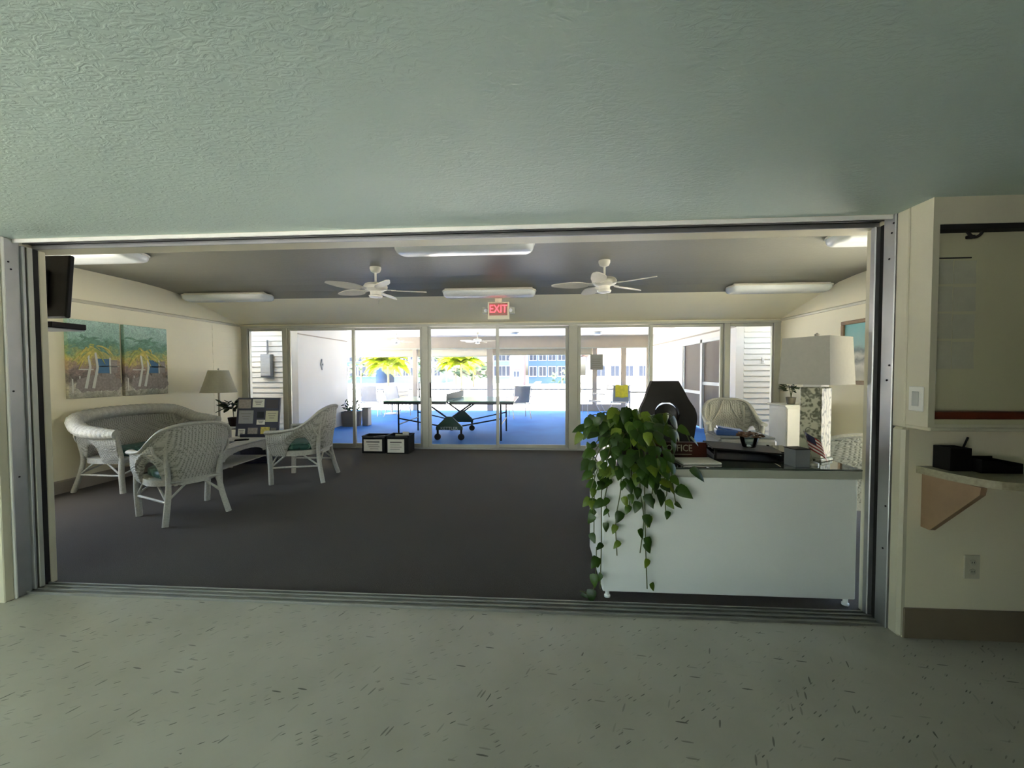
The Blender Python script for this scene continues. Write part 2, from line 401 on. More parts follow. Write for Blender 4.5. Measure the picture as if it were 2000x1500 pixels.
    def sheet(s, fn, nu, nv, th=0.0):
        # grid surface fn(u,v) -> (point, normal); th thickness
        base = len(s.v); sides = (0.0,) if th <= 0 else (th*.5, -th*.5)
        for o in sides:
            for i in range(nu+1):
                for j in range(nv+1):
                    p, nn = fn(i/nu, j/nv); s.v.append(tuple(Vector(p)+Vector(nn)*o))
        W = nv+1; K = (nu+1)*W
        for i in range(nu):
            for j in range(nv):
                q = (base+i*W+j, base+(i+1)*W+j, base+(i+1)*W+j+1, base+i*W+j+1)
                s.f.append(q)
                if th > 0: s.f.append(tuple(x+K for x in reversed(q)))
        if th > 0:
            for i in range(nu):
                for j in (0, nv):
                    a, b = base+i*W+j, base+(i+1)*W+j; s.f.append((a, b, b+K, a+K))
            for j in range(nv):
                for i in (0, nu):
                    a, b = base+i*W+j, base+i*W+j+1; s.f.append((a, b, b+K, a+K))
        return s
    def mesh(s, name, mat, smooth=None):
        me = bpy.data.meshes.new(name); me.from_pydata(s.v, [], s.f)
        bm = bmesh.new(); bm.from_mesh(me); bmesh.ops.recalc_face_normals(bm, faces=bm.faces); bm.to_mesh(me); bm.free()
        if smooth is not None:
            for p in me.polygons: p.use_smooth = True
            me.set_sharp_from_angle(angle=math.radians(smooth))
        if mat: me.materials.append(MATS[mat])
        me.update(); return me
    def build(s, name, mat, parent=None, smooth=None):
        o = bpy.data.objects.new(name, s.mesh(name, mat, smooth)); col.objects.link(o)
        if parent is not None: o.parent = parent
        return o
def place(name, me, parent=None, M=None):
    o = bpy.data.objects.new(name, me); col.objects.link(o)
    if parent is not None: o.parent = parent
    if M is not None: o.matrix_basis = M
    return o
def tag(o, label, cat, group=None):
    o['label'] = label; o['category'] = cat
    if group: o['group'] = group
    return o
def thing(name, label, cat, loc=(0, 0, 0), rz=0.0, group=None):
    o = bpy.data.objects.new(name, None); o.empty_display_size = .1; col.objects.link(o); o.location = loc; o.rotation_euler = (0, 0, rz)
    return tag(o, label, cat, group)
def struct(o): o['kind'] = 'structure'; return o
def sroot(name):
    o = bpy.data.objects.new(name, None); o.empty_display_size = .1; col.objects.link(o); return struct(o)
def dup(root, loc, rz, label, group=None, scale=None):
    r = root.copy(); col.objects.link(r); r.location = loc; r.rotation_euler = (0, 0, rz); r['label'] = label
    if scale: r.scale = (scale,)*3
    if group: r['group'] = group
    for ch in list(root.children):
        c = ch.copy(); col.objects.link(c); c.parent = r
        for g in ch.children:
            d = g.copy(); col.objects.link(d); d.parent = c
    return r
def catmull(P, n):
    P = [Vector(p) for p in P]; out = []
    m = len(P)-1
    for i in range(n+1):
        t = i/n*m; k = min(int(t), m-1); u = t-k
        p0 = P[k-1] if k > 0 else P[0]*2-P[1]; p1 = P[k]; p2 = P[k+1]; p3 = P[k+2] if k+2 <= m else P[m]*2-P[m-1]
        out.append(.5*((2*p1)+(p2-p0)*u+(2*p0-5*p1+4*p2-p3)*u*u+(3*p1-p0-3*p2+p3)*u**3))
    return out
def text_part(name, body, size, mat, parent, M, ext=.0015, sx=1.0):
    cu = bpy.data.curves.new('t', 'FONT'); cu.body = body; cu.size = size; cu.extrude = ext; cu.align_x = 'CENTER'; cu.align_y = 'CENTER'
    cu.resolution_u = 2
    o = bpy.data.objects.new('t', cu); col.objects.link(o); bpy.context.view_layer.update()
    me = bpy.data.meshes.new_from_object(o.evaluated_get(bpy.context.evaluated_depsgraph_get()))
    bpy.data.objects.remove(o); me.name = name; me.materials.clear(); me.materials.append(MATS[mat])
    for v in me.vertices: v.co.x *= sx
    return place(name, me, parent, M)
FACE_Y = Matrix(((1, 0, 0, 0), (0, 0, -1, 0), (0, 1, 0, 0), (0, 0, 0, 1)))   # text upright, facing -Y
def T(x, y, z): return Matrix.Translation((x, y, z))

# ================================================================== THE ROOM SHELL
WL, WR, FY = -5.175, 3.843, 4.509
ZC, ZH, ZT = 2.484, 2.128, 2.075
NB, NL, NR = -3.4, -5.2, 8.0            # near room: back, left, right
NPX, NDB = .3, -9.0                     # unseen right part, deepened behind an added partition at NPX to cut bounced light
struct(MB().bx(NL, NR, NDB, 0.0, -.12, 0).build('floor', 'vinyl_tile'))
struct(MB().bx(WL-.1, WR+.1, .114, FY-.01, -.12, 0).build('floor_carpet', 'carpet'))
struct(MB().bx(NL-.15, NR+.15, NDB-.15, 0.0, ZT, ZT+.15).build('ceiling', 'ceiling_textured'))
prof = [(.19, ZC), (2.73, ZC), (3.0, 2.472), (3.27, 2.445), (3.5, 2.388)]
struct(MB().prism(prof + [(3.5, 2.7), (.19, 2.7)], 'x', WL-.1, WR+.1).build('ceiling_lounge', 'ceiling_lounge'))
struct(MB().prism([(3.5, 2.388), (FY+.05, ZH-.012), (FY+.05, 2.7), (3.5, 2.7)], 'x', WL-.1, WR+.1).build('ceiling_slope', 'soffit_paint'))
wp = [(.0, 0), (FY+.08, 0), (FY+.08, 2.6), (.0, 2.6)]
def wall_with_openings_x(name, x0, x1, y0, y1, z1, ops, mat):
    b = MB(); ys = y0
    for (a, c, zl, zh) in ops:
        b.bx(x0, x1, ys, a, 0, z1); b.bx(x0, x1, a, c, 0, zl); b.bx(x0, x1, a, c, zh, z1); ys = c
    b.bx(x0, x1, ys, y1, 0, z1); return struct(b.build(name, mat))
# unseen side window added in each lounge end wall to bring in light
LOUNGE_L = [(.35, 1.40, .45, 2.05)]
LOUNGE_R = [(.30, 2.62, .20, 2.07)]
wl = wall_with_openings_x('wall_left', WL-.15, WL, 0, FY+.08, 2.6, LOUNGE_L, 'cream_wall')
wall_with_openings_x('wall_right', WR, WR+.15, 0, FY+.08, 2.6, LOUNGE_R, 'cream_wall')
# lap boards on the end of the left wall beside the glass, and picture rail moulding
bme = MB().prism([(0, 0), (.005, 0), (.0012, .128), (0, .128)], 'y', 0, .62).mesh('wall_board', 'cream_wall')
for k in range(15): place('wall_board', bme, wl, T(WL, FY-.64, .155+k*.1305))
for nm, X, sg in (('trim_1', WL, 1), ('trim_2', WR, -1)):
    struct(MB().prism([(X, 2.098), (X+sg*.018, 2.102), (X+sg*.024, 2.122), (X+sg*.010, 2.138), (X, 2.140)], 'y', .19, FY).build(nm, 'cream_trim'))
struct(MB().prism([(WL, 0), (WL+.016, 0), (WL+.016, .125), (WL+.006, .14), (WL, .14)], 'y', .19, FY).build('baseboard_left', 'baseboard_paint'))
struct(MB().prism([(WR, 0), (WR-.016, 0), (WR-.016, .125), (WR-.006, .14), (WR, .14)], 'y', .19, FY).build('baseboard_right', 'baseboard_paint'))
# dividing wall: left of the opening, header, right of the opening
XJL, XJR = -3.03, 1.76
struct(MB().bx(NL, XJL, -.05, .155, 0, ZT+.1).build('wall_front_left', 'cream_wall'))
struct(MB().bx(NL-.1, NR+.1, .105, .215, ZT-.03, 2.7).bx(NL-.1, NR+.1, 0, .114, ZT-.001, 2.7).build('wall_header', 'cream_trim'))
struct(MB().bx(XJR+.012, NR, -.08, .156, 0, 1.05).bx(XJR+.012, NR, -.08, .156, 1.05, ZT+.1).build('wall_front_right', 'cream_wall'))
hb = struct(MB().bx(XJR, XJR+.028, -.19, -.08, 1.03, ZT).bx(XJR+.028, NR, -.19, -.08, 1.955, ZT).bx(XJR+.028, NR, -.19, -.08, 1.03, 1.06).build('wall_hatch', 'cream_trim'))
# near room: back wall with wide windows, unseen and added for light, side walls
def wall_with_openings_y(name, y0, y1, x0, x1, z1, ops, mat):
    b = MB(); xs = x0
    for (a, c, zl, zh) in ops:
        b.bx(xs, a, y0, y1, 0, z1); b.bx(a, c, y0, y1, 0, zl); b.bx(a, c, y0, y1, zh, z1); xs = c
    b.bx(xs, x1, y0, y1, 0, z1); return struct(b.build(name, mat))
def framed(name, axis, a, b, zl, zh, at, fw=.05):
    r = sroot(name)
    def bar(p0, p1, z0, z1, nm):
        m = MB()
        if axis == 'y': m.bx(p0, p1, at-.03, at+.03, z0, z1, .004)
        else: m.bx(at-.03, at+.03, p0, p1, z0, z1, .004)
        m.build(nm, 'door_aluminium', r)
    bar(a, a+fw, zl, zh, 'stile'); bar(b-fw, b, zl, zh, 'stile'); mid = (a+b)/2; bar(mid-fw/2, mid+fw/2, zl+fw, zh-fw, 'stile')
    bar(a+fw, b-fw, zl, zl+fw, 'rail'); bar(a+fw, b-fw, zh-fw, zh, 'rail')
    for p, q in ((a+fw, mid-fw/2), (mid+fw/2, b-fw)):
        m = MB()
        if axis == 'y': m.quad((p, at, zl+fw), (q, at, zl+fw), (q, at, zh-fw), (p, at, zh-fw))
        else: m.quad((at, p, zl+fw), (at, q, zl+fw), (at, q, zh-fw), (at, p, zh-fw))
        m.build('pane', 'window_glass', r)
    return r
BACK_OPS = [(-4.6, -2.5, .05, 2.05), (-2.4, -.6, .05, 2.05)]
wall_with_openings_y('wall_back', NB-.15, NB, NL-.15, NPX, ZT, BACK_OPS, 'cream_wall')
struct(MB().bx(NPX-.15, NPX, NDB, NB-.15, 0, ZT).build('wall_added_partition', 'baseboard_vinyl'))  # unseen dark partition, added to keep the right side of the room dim
struct(MB().bx(NPX-.15, NR+.15, NDB-.15, NDB, 0, ZT).build('wall_added_deep', 'baseboard_vinyl'))  # unseen dark far wall, added so less light bounces back
wall_with_openings_x('wall_side_left', NL-.15, NL, NB, -.05, ZT, [(-2.8, -1.7, 1.1, 2.0)], 'cream_wall'); framed('window_7', 'x', -2.8, -1.7, 1.1, 2.0, NL-.07)  # high window here is unseen, added to brighten the near ceiling
struct(MB().bx(NR, NR+.15, NDB, .19, 0, ZT).build('wall_side_right', 'baseboard_vinyl'))
for i, (a, c, zl, zh) in enumerate(BACK_OPS): framed('window_%d' % (i+3), 'y', a, c, zl, zh, NB-.07)
framed('window_5', 'x', *LOUNGE_L[0], WL-.08); framed('window_6', 'x', *LOUNGE_R[0], WR+.08)

# ---- opening frame: floor track, head track, jambs
tr = sroot('trim_3')
MB().bx(XJL+.0, XJR, 0.0, .114, -.02, .004).build('track_base', 'track_metal', tr)
for y in (.004, .042, .080, .110):
    MB().bx(XJL, XJR, y-.004, y+.005, 0.002, .014, .002).build('track_ridge', 'track_metal', tr)
hd = sroot('trim_4')
MB().bx(XJL, XJR, .0, .010, ZT-.022, ZT, .002).build('track_lip', 'white_paint', hd)
MB().bx(XJL, XJR, .010, .114, ZT-.006, ZT).build('track_channel', 'dark_gap', hd)
MB().bx(XJL, XJR, .052, .056, ZT-.014, ZT-.004).build('track_ridge', 'aluminium', hd)
MB().bx(XJL, XJR, .096, .104, ZT-.030, ZT-.004).build('track_ridge', 'aluminium', hd)
jl = sroot('trim_5')
MB().bx(XJL-.03, XJL+.012, -.095, -.052, 0, ZT-.001, .004).build('casing', 'cream_trim', jl)
MB().bx(XJL-.01, XJL+.020, -.052, -.040, 0, ZT-.001, .003).build('casing_bead', 'white_paint', jl)
MB().bx(XJL, XJL+.010, -.04, .03, 0, ZT-.001).build('jamb_channel', 'aluminium', jl)
MB().bx(XJL, XJL+.028, .030, .044, 0.012, ZT-.03, .003).build('panel_stile', 'aluminium', jl)
MB().bx(XJL, XJL+.030, .052, .078, 0.012, ZT-.03, .003).build('panel_stile', 'door_aluminium', jl)
MB().bx(XJL, XJL+.008, .078, .118, 0, ZT-.03).build('jamb_gap', 'dark_gap', jl)
MB().bx(XJL, XJL+.010, .118, .155, 0.0, ZT-.03, .004).build('jamb_end', 'cream_trim', jl)
jr = sroot('trim_6')
MB().bx(XJR-.010, XJR+.03, -.082, -.016, 0, 1.03, .012).bx(XJR-.006, XJR+.03, -.080, -.016, 1.03, ZT-.001, .004).build('casing', 'cream_trim', jr)
MB().bx(XJR-.012, XJR+.02, -.016, .052, 0, ZT-.001, .003).build('jamb_channel', 'aluminium', jr)
MB().bx(XJR-.004, XJR+.02, .052, .080, 0, ZT-.03).build('jamb_gap', 'dark_gap', jr)
MB().bx(XJR-.028, XJR+.02, .080, .112, 0.012, ZT-.03, .004).build('panel_stile', 'aluminium', jr)
MB().bx(XJR-.012, XJR+.02, .114, .156, 0.0, ZT-.03, .004).build('jamb_end', 'cream_trim', jr)
sm = MB().lathe([(0.005, 0), (.005, .002), (.002, .003)], 8, M=Matrix.Rotation(-PI/2, 3, 'Y')).mesh('screw', 'dark_gap')
for y, z in ((-.005, 2.03), (.004, 1.985), (.015, 1.86), (.0, 1.33), (.012, 1.255), (0, .62), (.01, .4)): place('screw', sm, jr, T(XJR-.012, y, z))
sm2 = MB().lathe([(0.005, 0), (.005, .002), (.002, .003)], 8, M=Matrix.Rotation(PI/2, 3, 'Y')).mesh('screw', 'dark_gap')
for y, z in ((-.02, 1.94), (-.01, 1.90), (-.02, 1.2), (-.01, .7)): place('screw', sm2, jl, T(XJL+.010, y, z))
struct(MB().bx(XJR+.012, NR, -.088, -.078, 0, .15, .003).build('baseboard_front_right', 'baseboard_vinyl'))
struct(MB().bx(NL, XJL-.03, -.058, -.048, 0, .15, .003).build('baseboard_front_left', 'baseboard_vinyl'))

# ---- serving hatch on the right
hs = sroot('window_9')
MB().bx(XJR+.028, 3.2, -.135, -.125, 1.06, 1.955).build('shutter', 'shutter_paint', hs)
MB().bx(XJR+.028, 3.2, -.185, -.125, 1.932, 1.955).build('slot_shade', 'dark_gap', hs)  # dark strip paints the shade in the gap above the shutter
MB().bx(XJR+.028, 3.2, -.184, -.122, 1.082, 1.116, .003).build('sill_board', 'wood_sill', hs)
MB().bx(XJR+.028, 3.2, -.182, -.122, 1.060, 1.081).build('sill_base', 'shutter_paint', hs)
MB().bx(XJR-.004, 3.2, -.205, -.082, 1.030, 1.046, .003).build('ledge', 'cream_trim', hs)
MB().box((1.812, -.150, 1.27), (.010, .028, .062), None, .003).box((1.800, -.142, 1.27), (.012, .012, .066), None, .003).build('pull', 'white_paint', hs)
MB().tube(catmull([(1.93, -.16, 1.93), (1.94, -.175, 1.90), (1.965, -.175, 1.905), (1.99, -.165, 1.925)], 12), .006, 8).box((1.945, -.16, 1.905), (.03, .02, .014), None, .003).build('latch', 'dark_gap', hs)
k = 0
for r_, (z0, h0) in enumerate(((1.70, .11), (1.575, .115), (1.45, .115), (1.31, .13))):
    for c_ in range(2):
        x0 = 1.806 + c_*.098; hh = h0*(.96 if c_ else 1)
        p = MB().sheet(lambda u, v, x0=x0, z0=z0, hh=hh, c_=c_: ((x0+u*.094, -.1365-.002*math.sin(PI*v*2+c_), z0+v*hh), (0, -1, 0)), 2, 6, .0008).build('paper_notice', 'paper_dim')
        tag(p, ['sheet of paper taped in the left column on the hatch shutter', 'sheet of paper taped in the right column on the hatch shutter'][c_] + [', top row', ', second row down', ', third row down', ', lowest row'][r_], 'paper', 'papers taped on the hatch shutter')
MB().bx(1.800, 1.975, -.139, -.1352, 1.816, 1.821).build('shutter_seam', 'dark_gap', hs)

# ---- light switch, outlet
sw = thing('light_switch', 'white rocker light switch plate on the side of the hatch wall', 'light switch', (XJR, -.135, 1.172))
MB().bx(-.006, 0, -.036, .036, -.058, .058, .003).build('plate', 'white_paint', sw)
MB().bx(-.009, -.006, -.017, .017, -.034, .034, .002).build('rocker', 'plaster_grey', sw)
ot = thing('wall_outlet', 'cream electrical outlet low on the wall under the shelf', 'outlet', (2.075, -.08, .36))
MB().bx(-.036, .036, -.006, 0, -.058, .058, .003).build('plate', 'cream_trim', ot)
for z in (-.022, .022):
    so_ = MB().lathe([(.015, 0), (.015, .002), (.012, .003)], 12, (0, -.006, z), Matrix.Rotation(PI/2, 3, 'X')).build('socket', 'paper_dim', ot)
    MB().box((-.005, -.0095, z+.002), (.002, .001, .008)).box((.005, -.0095, z+.002), (.002, .001, .008)).build('slot', 'dark_gap', so_)

# ---- wall shelf with bracket, organiser on it
ws = thing('wall_shelf', 'speckled laminate wall shelf with rounded corner and wooden gusset below hatch', 'shelf', (0, -.08, 0))
pl = [(1.815, 0), (1.825, -.12), (1.855, -.22), (1.90, -.275), (1.98, -.30), (2.9, -.30), (2.9, 0)]
pc = [tuple(p[:2]) for p in catmull([(x, y, 0) for x, y in pl[:5]], 16)] + pl[5:]
plain('laminate', (158, 152, 126), .4, var=.16, nscale=70)
MB().prism(pc, 'z', .812, .845).build('shelf_top', 'laminate', ws)
MB().prism([(0, .812), (0, .550), (-.045, .550), (-.250, .780), (-.255, .812)], 'x', 1.842, 1.866).build('gusset', 'bracket_wood', ws)
og = thing('desk_organizer', 'black plastic pen caddy with one pen on the laminate wall shelf', 'organizer', (1.915, -.14, .845))
o_ = MB()
for x0, x1, y0, y1 in ((-.045, -.04, -.04, .04), (.04, .045, -.04, .04), (-.04, .04, -.04, -.035), (-.04, .04, .035, .04), (-.0025, .0025, -.035, .035)): o_.bx(x0, x1, y0, y1, .004, .105)
o_.bx(-.045, .045, -.04, .04, 0, .005); o_.build('caddy', 'black_plastic', og)
pn = MB().tube([(.012, 0, .012), (.062, -.005, .150)], .004, 8).build('pen', 'black_plastic'); pn.location = (1.915, -.14, .845); tag(pn, 'black pen leaning out of the pen caddy on the shelf', 'pen')
ty = thing('letter_tray', 'low black tray beside the pen caddy on the wall shelf', 'tray', (2.052, -.155, .845))
MB().bx(-.085, .085, -.06, .06, 0, .004).bx(-.085, -.081, -.06, .06, 0, .06).bx(.081, .085, -.06, .06, 0, .045).bx(-.081, .081, .056, .06, 0, .055).prism([(-.081, 0), (.081, 0), (.081, .03), (.04, .03), (.0, .05), (-.081, .058)], 'y', -.06, -.056).build('tray', 'black_plastic', ty)
MB().box((.03, -.01, .014), (.07, .07, .02), .2, .002).build('note_pad', 'paper', ty)

# ================================================================== SLIDING GLASS WALL at the far end of the lounge
def fx(px): return ony(px, 760, FY).x
GY = FY
gf = sroot('trim_7')
MB().bx(WL, WR, GY-.05, GY+.07, ZH-.055, ZH-.010, .003).build('head_rail', 'door_aluminium', gf)
MB().bx(WL, WR, GY-.062, GY-.05, ZH-.018, ZH+.004, .002).build('head_bead', 'cream_trim', gf)
MB().bx(WL, WR, GY-.05, GY+.09, -.1, .022, .003).build('sill_rail', 'aluminium', gf)
def post(p0, p1): MB().bx(fx(p0), fx(p1), GY-.05, GY+.07, .022, ZH-.055, .006).build('post', 'door_aluminium', gf)
MB().bx(WL, fx(488), GY-.04, GY+.07, .022, ZH-.055, .004).build('post', 'door_aluminium', gf)
post(556, 566); post(826, 838); post(1110, 1128); post(1412, 1422)
MB().bx(fx(1508), WR, GY-.04, GY+.07, .022, ZH-.055, .004).build('post', 'door_aluminium', gf)
def panel(root, x0, x1, y, handle=None, st=.048):
    z0, z1 = .024, ZH-.058
    MB().bx(x0, x0+st, y-.014, y+.014, z0, z1, .003).build('stile', 'door_aluminium', root)
    MB().bx(x1-st, x1, y-.014, y+.014, z0, z1, .003).build('stile', 'door_aluminium', root)
    MB().bx(x0+st, x1-st, y-.013, y+.013, z0, z0+.055, .003).build('rail', 'door_aluminium', root)
    MB().bx(x0+st, x1-st, y-.013, y+.013, z1-.045, z1, .003).build('rail', 'door_aluminium', root)
    MB().quad((x0+st, y, z0+.055), (x1-st, y, z0+.055), (x1-st, y, z1-.045), (x0+st, y, z1-.045)).build('pane', 'window_glass', root)
    if handle: MB().box((handle, y-.024, 1.0), (.018, .02, .26), None, .004).build('handle', 'black_plastic', root)
def door(n, a, m, b, h1=None, h2=None):
    r = sroot('door_%d' % n)
    panel(r, fx(a), fx(m)+.028, GY-.022, h1); panel(r, fx(m)-.028, fx(b), GY+.022, h2); return r
door(1, 566, 692, 826, None, fx(819)); door(2, 838, 972, 1110, fx(842), None); door(3, 1128, 1270, 1412)
for n, a, b in ((1, 488, 556), (2, 1422, 1508)):
    r = sroot('window_%d' % n); panel(r, fx(a), fx(b), GY, None, .02)
# taped notice on the third door's glass
q0, q1 = ony(1153, 692, GY-.03), ony(1178, 722, GY-.03)
nt_ = thing('door_notice', 'grey printed notice taped on the sliding door glass', 'notice', (0, 0, 0))
MB().bx(q0.x, q1.x, GY-.0265, GY-.0255, q1.z, q0.z).build('sheet', 'box_grey', nt_)
for k in range(5): MB().bx(q0.x+.03, q1.x-.03-.02*(k % 2), GY-.0275, GY-.0265, q1.z+.03+k*.035, q1.z+.036+k*.035).build('print_line', 'print_grey', nt_)
# blocking wall above the glass
struct(MB().bx(WL-.15, WR+.15, GY-.02, GY+.12, ZH-.012, 2.75).build('wall_far_head', 'porch_wall'))

# ================================================================== PORCH beyond the glass
PX0, PX1, PFY, PC = -4.8, 3.7, 11.2, 2.5
struct(MB().bx(-7.4, PX1+1.6, GY+.07, PFY+.15, -.14, -.012).build('floor_porch', 'porch_carpet_blue'))
struct(MB().bx(-7.4, PX1+.2, GY+.10, PFY+.15, PC, PC+.12).bx(PX1+.2, 6.6, GY+.10, 5.8, PC, PC+.12).build('ceiling_porch', 'porch_ceiling'))  # second, right-hand slab is added as a roof to shade the siding
pl_ = struct(MB().bx(PX0-.15, PX0, 5.5, 7.55, 0, PC).build('wall_porch_left', 'porch_wall'))
struct(MB().bx(PX0, PX0+.015, 5.5, 7.55, 2.07, 2.09).build('trim_8', 'header_beige'))
struct(MB().bx(PX1, PX1+.015+.13, 8.35, PFY, 0, PC).bx(PX1, PX1+.145, 5.6, 6.0, 0, PC).bx(PX1, PX1+.145, 6.0, 8.35, 2.02, PC).build('wall_porch_right', 'porch_wall'))
struct(MB().bx(PX1-.015, PX1, 5.6, PFY, 2.13, 2.16).build('trim_9', 'header_beige'))
# siding walls flanking the porch, each lap board its own piece
for nm, x0, x1, y in (('wall_siding_left', -7.2, PX0-.151, 5.5), ('wall_siding_right', PX1+.146, 6.2, 5.62)):
    sw_ = struct(MB().bx(x0, x1, y, y+.1, -.1, PC+.2).build(nm, 'siding'))
    bm_ = MB().prism([(0, 0), (-.030, 0), (-.030, .006), (-.008, .103), (0, .103)], 'x', x0, x1).mesh('siding_board', 'siding')
    for k in range(25): place('siding_board', bm_, sw_, T(0, y, -.02+k*.103))
eb = thing('utility_box', 'grey electrical utility box on the white lap siding outside', 'utility box', (-5.40, 5.48, 1.45))
MB().bx(-.11, .11, -.09, -.0, -.23, .22, .008).build('enclosure', 'box_grey', eb); MB().bx(-.10, .10, -.098, -.09, -.21, .20, .004).build('cover', 'plaster_grey', eb)
MB().tube([(.02, -.05, .22), (.02, -.05, .50)], .018, 8).build('conduit', 'box_grey', eb)
struct(MB().bx(-7.4, -7.2, GY, 5.6, -.1, PC).bx(-7.2, WL-.15, GY, GY+.12, -.1, 2.06).build('wall_light_block_left', 'porch_wall')); struct(MB().bx(6.2, 6.4, GY, 5.7, -.1, PC).bx(WR+.15, 6.2, GY, GY+.12, -.1, 2.06).build('wall_light_block_right', 'porch_wall'))  # unseen walls added to block daylight from the siding
lv = thing('siding_switch_box', 'small cream switch box on the right-hand lap siding', 'switch box', (4.18, 5.60, 1.50))
MB().bx(-.022, .022, -.035, 0, -.05, .06, .004).build('cover', 'white_paint', lv); MB().box((0, -.04, -.01), (.012, .014, .03), None, .002).build('toggle', 'white_paint', lv)
dm = thing('diamond_ornament', 'small grey diamond ornament hung on the white porch wall', 'wall ornament', (PX0+.001, 6.36, 1.48))
MB().prism([(0, .12), (.05, 0), (0, -.12), (-.05, 0)], 'x', 0, .02).build('diamond', 'plaster_grey', dm); MB().lathe([(.022, 0), (.018, .012), (0, .016)], 12, (.02, 0, 0), Matrix.Rotation(PI/2, 3, 'Y')).build('boss', 'box_grey', dm)
# porch right wall: sliding screen door set
sd_ = sroot('door_4')
MB().bx(PX1+.02, PX1+.10, 6.0, 6.06, 0, 2.02).build('post', 'white_paint', sd_); MB().bx(PX1+.02, PX1+.10, 8.29, 8.35, 0, 2.02).build('post', 'white_paint', sd_)
MB().bx(PX1-.01, PX1+.10, 7.12, 7.22, 0, 2.02).build('post', 'white_paint', sd_); MB().bx(PX1-.01, PX1+.10, 6.0, 8.35, 1.95, 2.02).build('head_rail', 'white_paint', sd_)
for a, b, zr in ((6.06, 7.12, 1.0), (7.22, 8.29, .78)):
    MB().bx(PX1+.03, PX1+.07, a, a+.05, .02, 1.95).build('stile', 'white_paint', sd_)
    MB().bx(PX1+.01, PX1+.07, a+.05, b, zr, zr+.07).build('rail', 'white_paint', sd_)
    MB().bx(PX1+.045, PX1+.055, a+.05, b, zr+.07, 1.95).build('screen', 'screen_dark', sd_)
    MB().bx(PX1+.045, PX1+.055, a+.05, b, .02, zr).build('screen', 'screen_dark', sd_)
struct(MB().bx(PX1+.8, PX1+.9, 5.7, 8.6, 0, PC).build('wall_side_passage', 'porch_wall'))
# porch far end: posts, header, rail, knee wall under right part
pe = sroot('trim_10')
def ex(px): return ony(px, 760, PFY).x
MB().bx(-7.4, PX1+.15, PFY, PFY+.14, 2.11, PC).build('header_beam', 'header_beige', pe)
MB().bx(-7.4, PX1+.15, PFY-.03, PFY, 2.08, 2.12).build('header_trim', 'desk_edge', pe)
for a, b in ((666, 672), (806, 815), (951, 963), (1157, 1166), (1213, 1223), (1262, 1270)):
    MB().bx(ex(a), ex(b), PFY, PFY+.1, -.012, 2.11, .01).build('post', 'header_beige', pe)
for a, b in ((672, 806), (815, 951), (963, 1157), (1166, 1213)):
    MB().bx(ex(a), ex(b), PFY+.02, PFY+.07, .70, .74).build('mid_rail', 'grey_plastic', pe)
    MB().quad((ex(a), PFY+.05, .74), (ex(b), PFY+.05, .74), (ex(b), PFY+.05, 2.11), (ex(a), PFY+.05, 2.11)).build('screen_pane', 'window_glass', pe)
for a, b, z in ((672, 806, 1.86), (815, 951, 1.86), (963, 1157, 1.90)):
    MB().bx(ex(a), ex(b), PFY+.10, PFY+.13, z, 2.10).build('valance', 'shade_fabric', pe)
    MB().bx(ex(a), ex(b), PFY+.09, PFY+.14, z-.03, z).build('valance_hem', 'desk_edge', pe)
MB().bx(ex(1128), ex(1213), PFY-.02, PFY+.08, -.012, .22).build('knee_board', 'header_beige', pe)
struct(MB().bx(ex(1270), PX1+.15, PFY, PFY+.1, 0, 2.11).build('wall_porch_end', 'porch_wall'))

# ================================================================== OUTDOORS
gr = MB().bx(-120, 120, PFY+.15, 150, -.3, -.03).bx(-120, NPX-.15, -60, NB-.15, -.3, -.12).bx(-120, NL-.15, NB-.15, PFY+.15, -.3, -.12).bx(NR+.15, 120, -60, PFY+.15, -.3, -.12).bx(WR+.15, NR+.15, .19, PFY+.15, -.3, -.141)
struct(gr.build('ground_deck', 'deck_white'))

# ================================================================== CEILING LIGHTS
def stadium(lx, wy, off, n=6):
    r = wy/2; pts = []
    for sx, a0 in ((1, -PI/2), (-1, PI/2)):
        for k in range(n+1):
            a = a0+PI*k/n; pts.append((sx*(lx/2-r*.55)+(r-off)*math.cos(a)*.55, (r-off)*math.sin(a)))
    return pts
def ceiling_light(label, x, y, z):
    t = thing('ceiling_light', label, 'ceiling light', (x, y, z), 0, 'wraparound ceiling lights in the lounge')
    b = MB(); rings = []
    for off, zz in ((0, -.018), (.0, -.040), (.014, -.066), (.045, -.082), (.08, -.088)):
        rings.append(len(b.v)); b.v += [(p[0], p[1], zz) for p in stadium(1.28, .30, off)]
    n = len(stadium(1.28, .30, 0))
    for k in range(len(rings)-1):
        for j in range(n): b.f.append((rings[k]+j, rings[k]+(j+1) % n, rings[k+1]+(j+1) % n, rings[k+1]+j))
    b.f.append(tuple(rings[-1]+j for j in range(n))); b.f.append(tuple(rings[0]+j for j in range(n)))
    b.build('diffuser', 'lens_white', t, 40)
    b = MB(); b.prism(stadium(1.30, .32, 0), 'z', -.020, -.004); b.build('rim', 'fan_white', t)
    MB().bx(-.60, .60, -.10, .10, -.004, .03).build('housing', 'fan_white', t)
    return t
l0 = ceiling_light('white wraparound ceiling light nearest the wall television', -4.50, 1.52, ZC-.004)
for lab, x, y, z in (('white wraparound ceiling light between the fans and the wide opening', -.68, 1.52, ZC-.004), ('white wraparound ceiling light nearest the folding panel by the desk', 3.16, 1.52, ZC-.004),
                     ('white wraparound ceiling light above the wicker sofa wall corner', -4.47, 3.36, 2.425), ('white wraparound ceiling light right above the exit sign', -.68, 3.36, 2.425), ('white wraparound ceiling light above the white cabinet corner', 3.14, 3.36, 2.425)):
    dup(l0, (x, y, z), 0, lab)

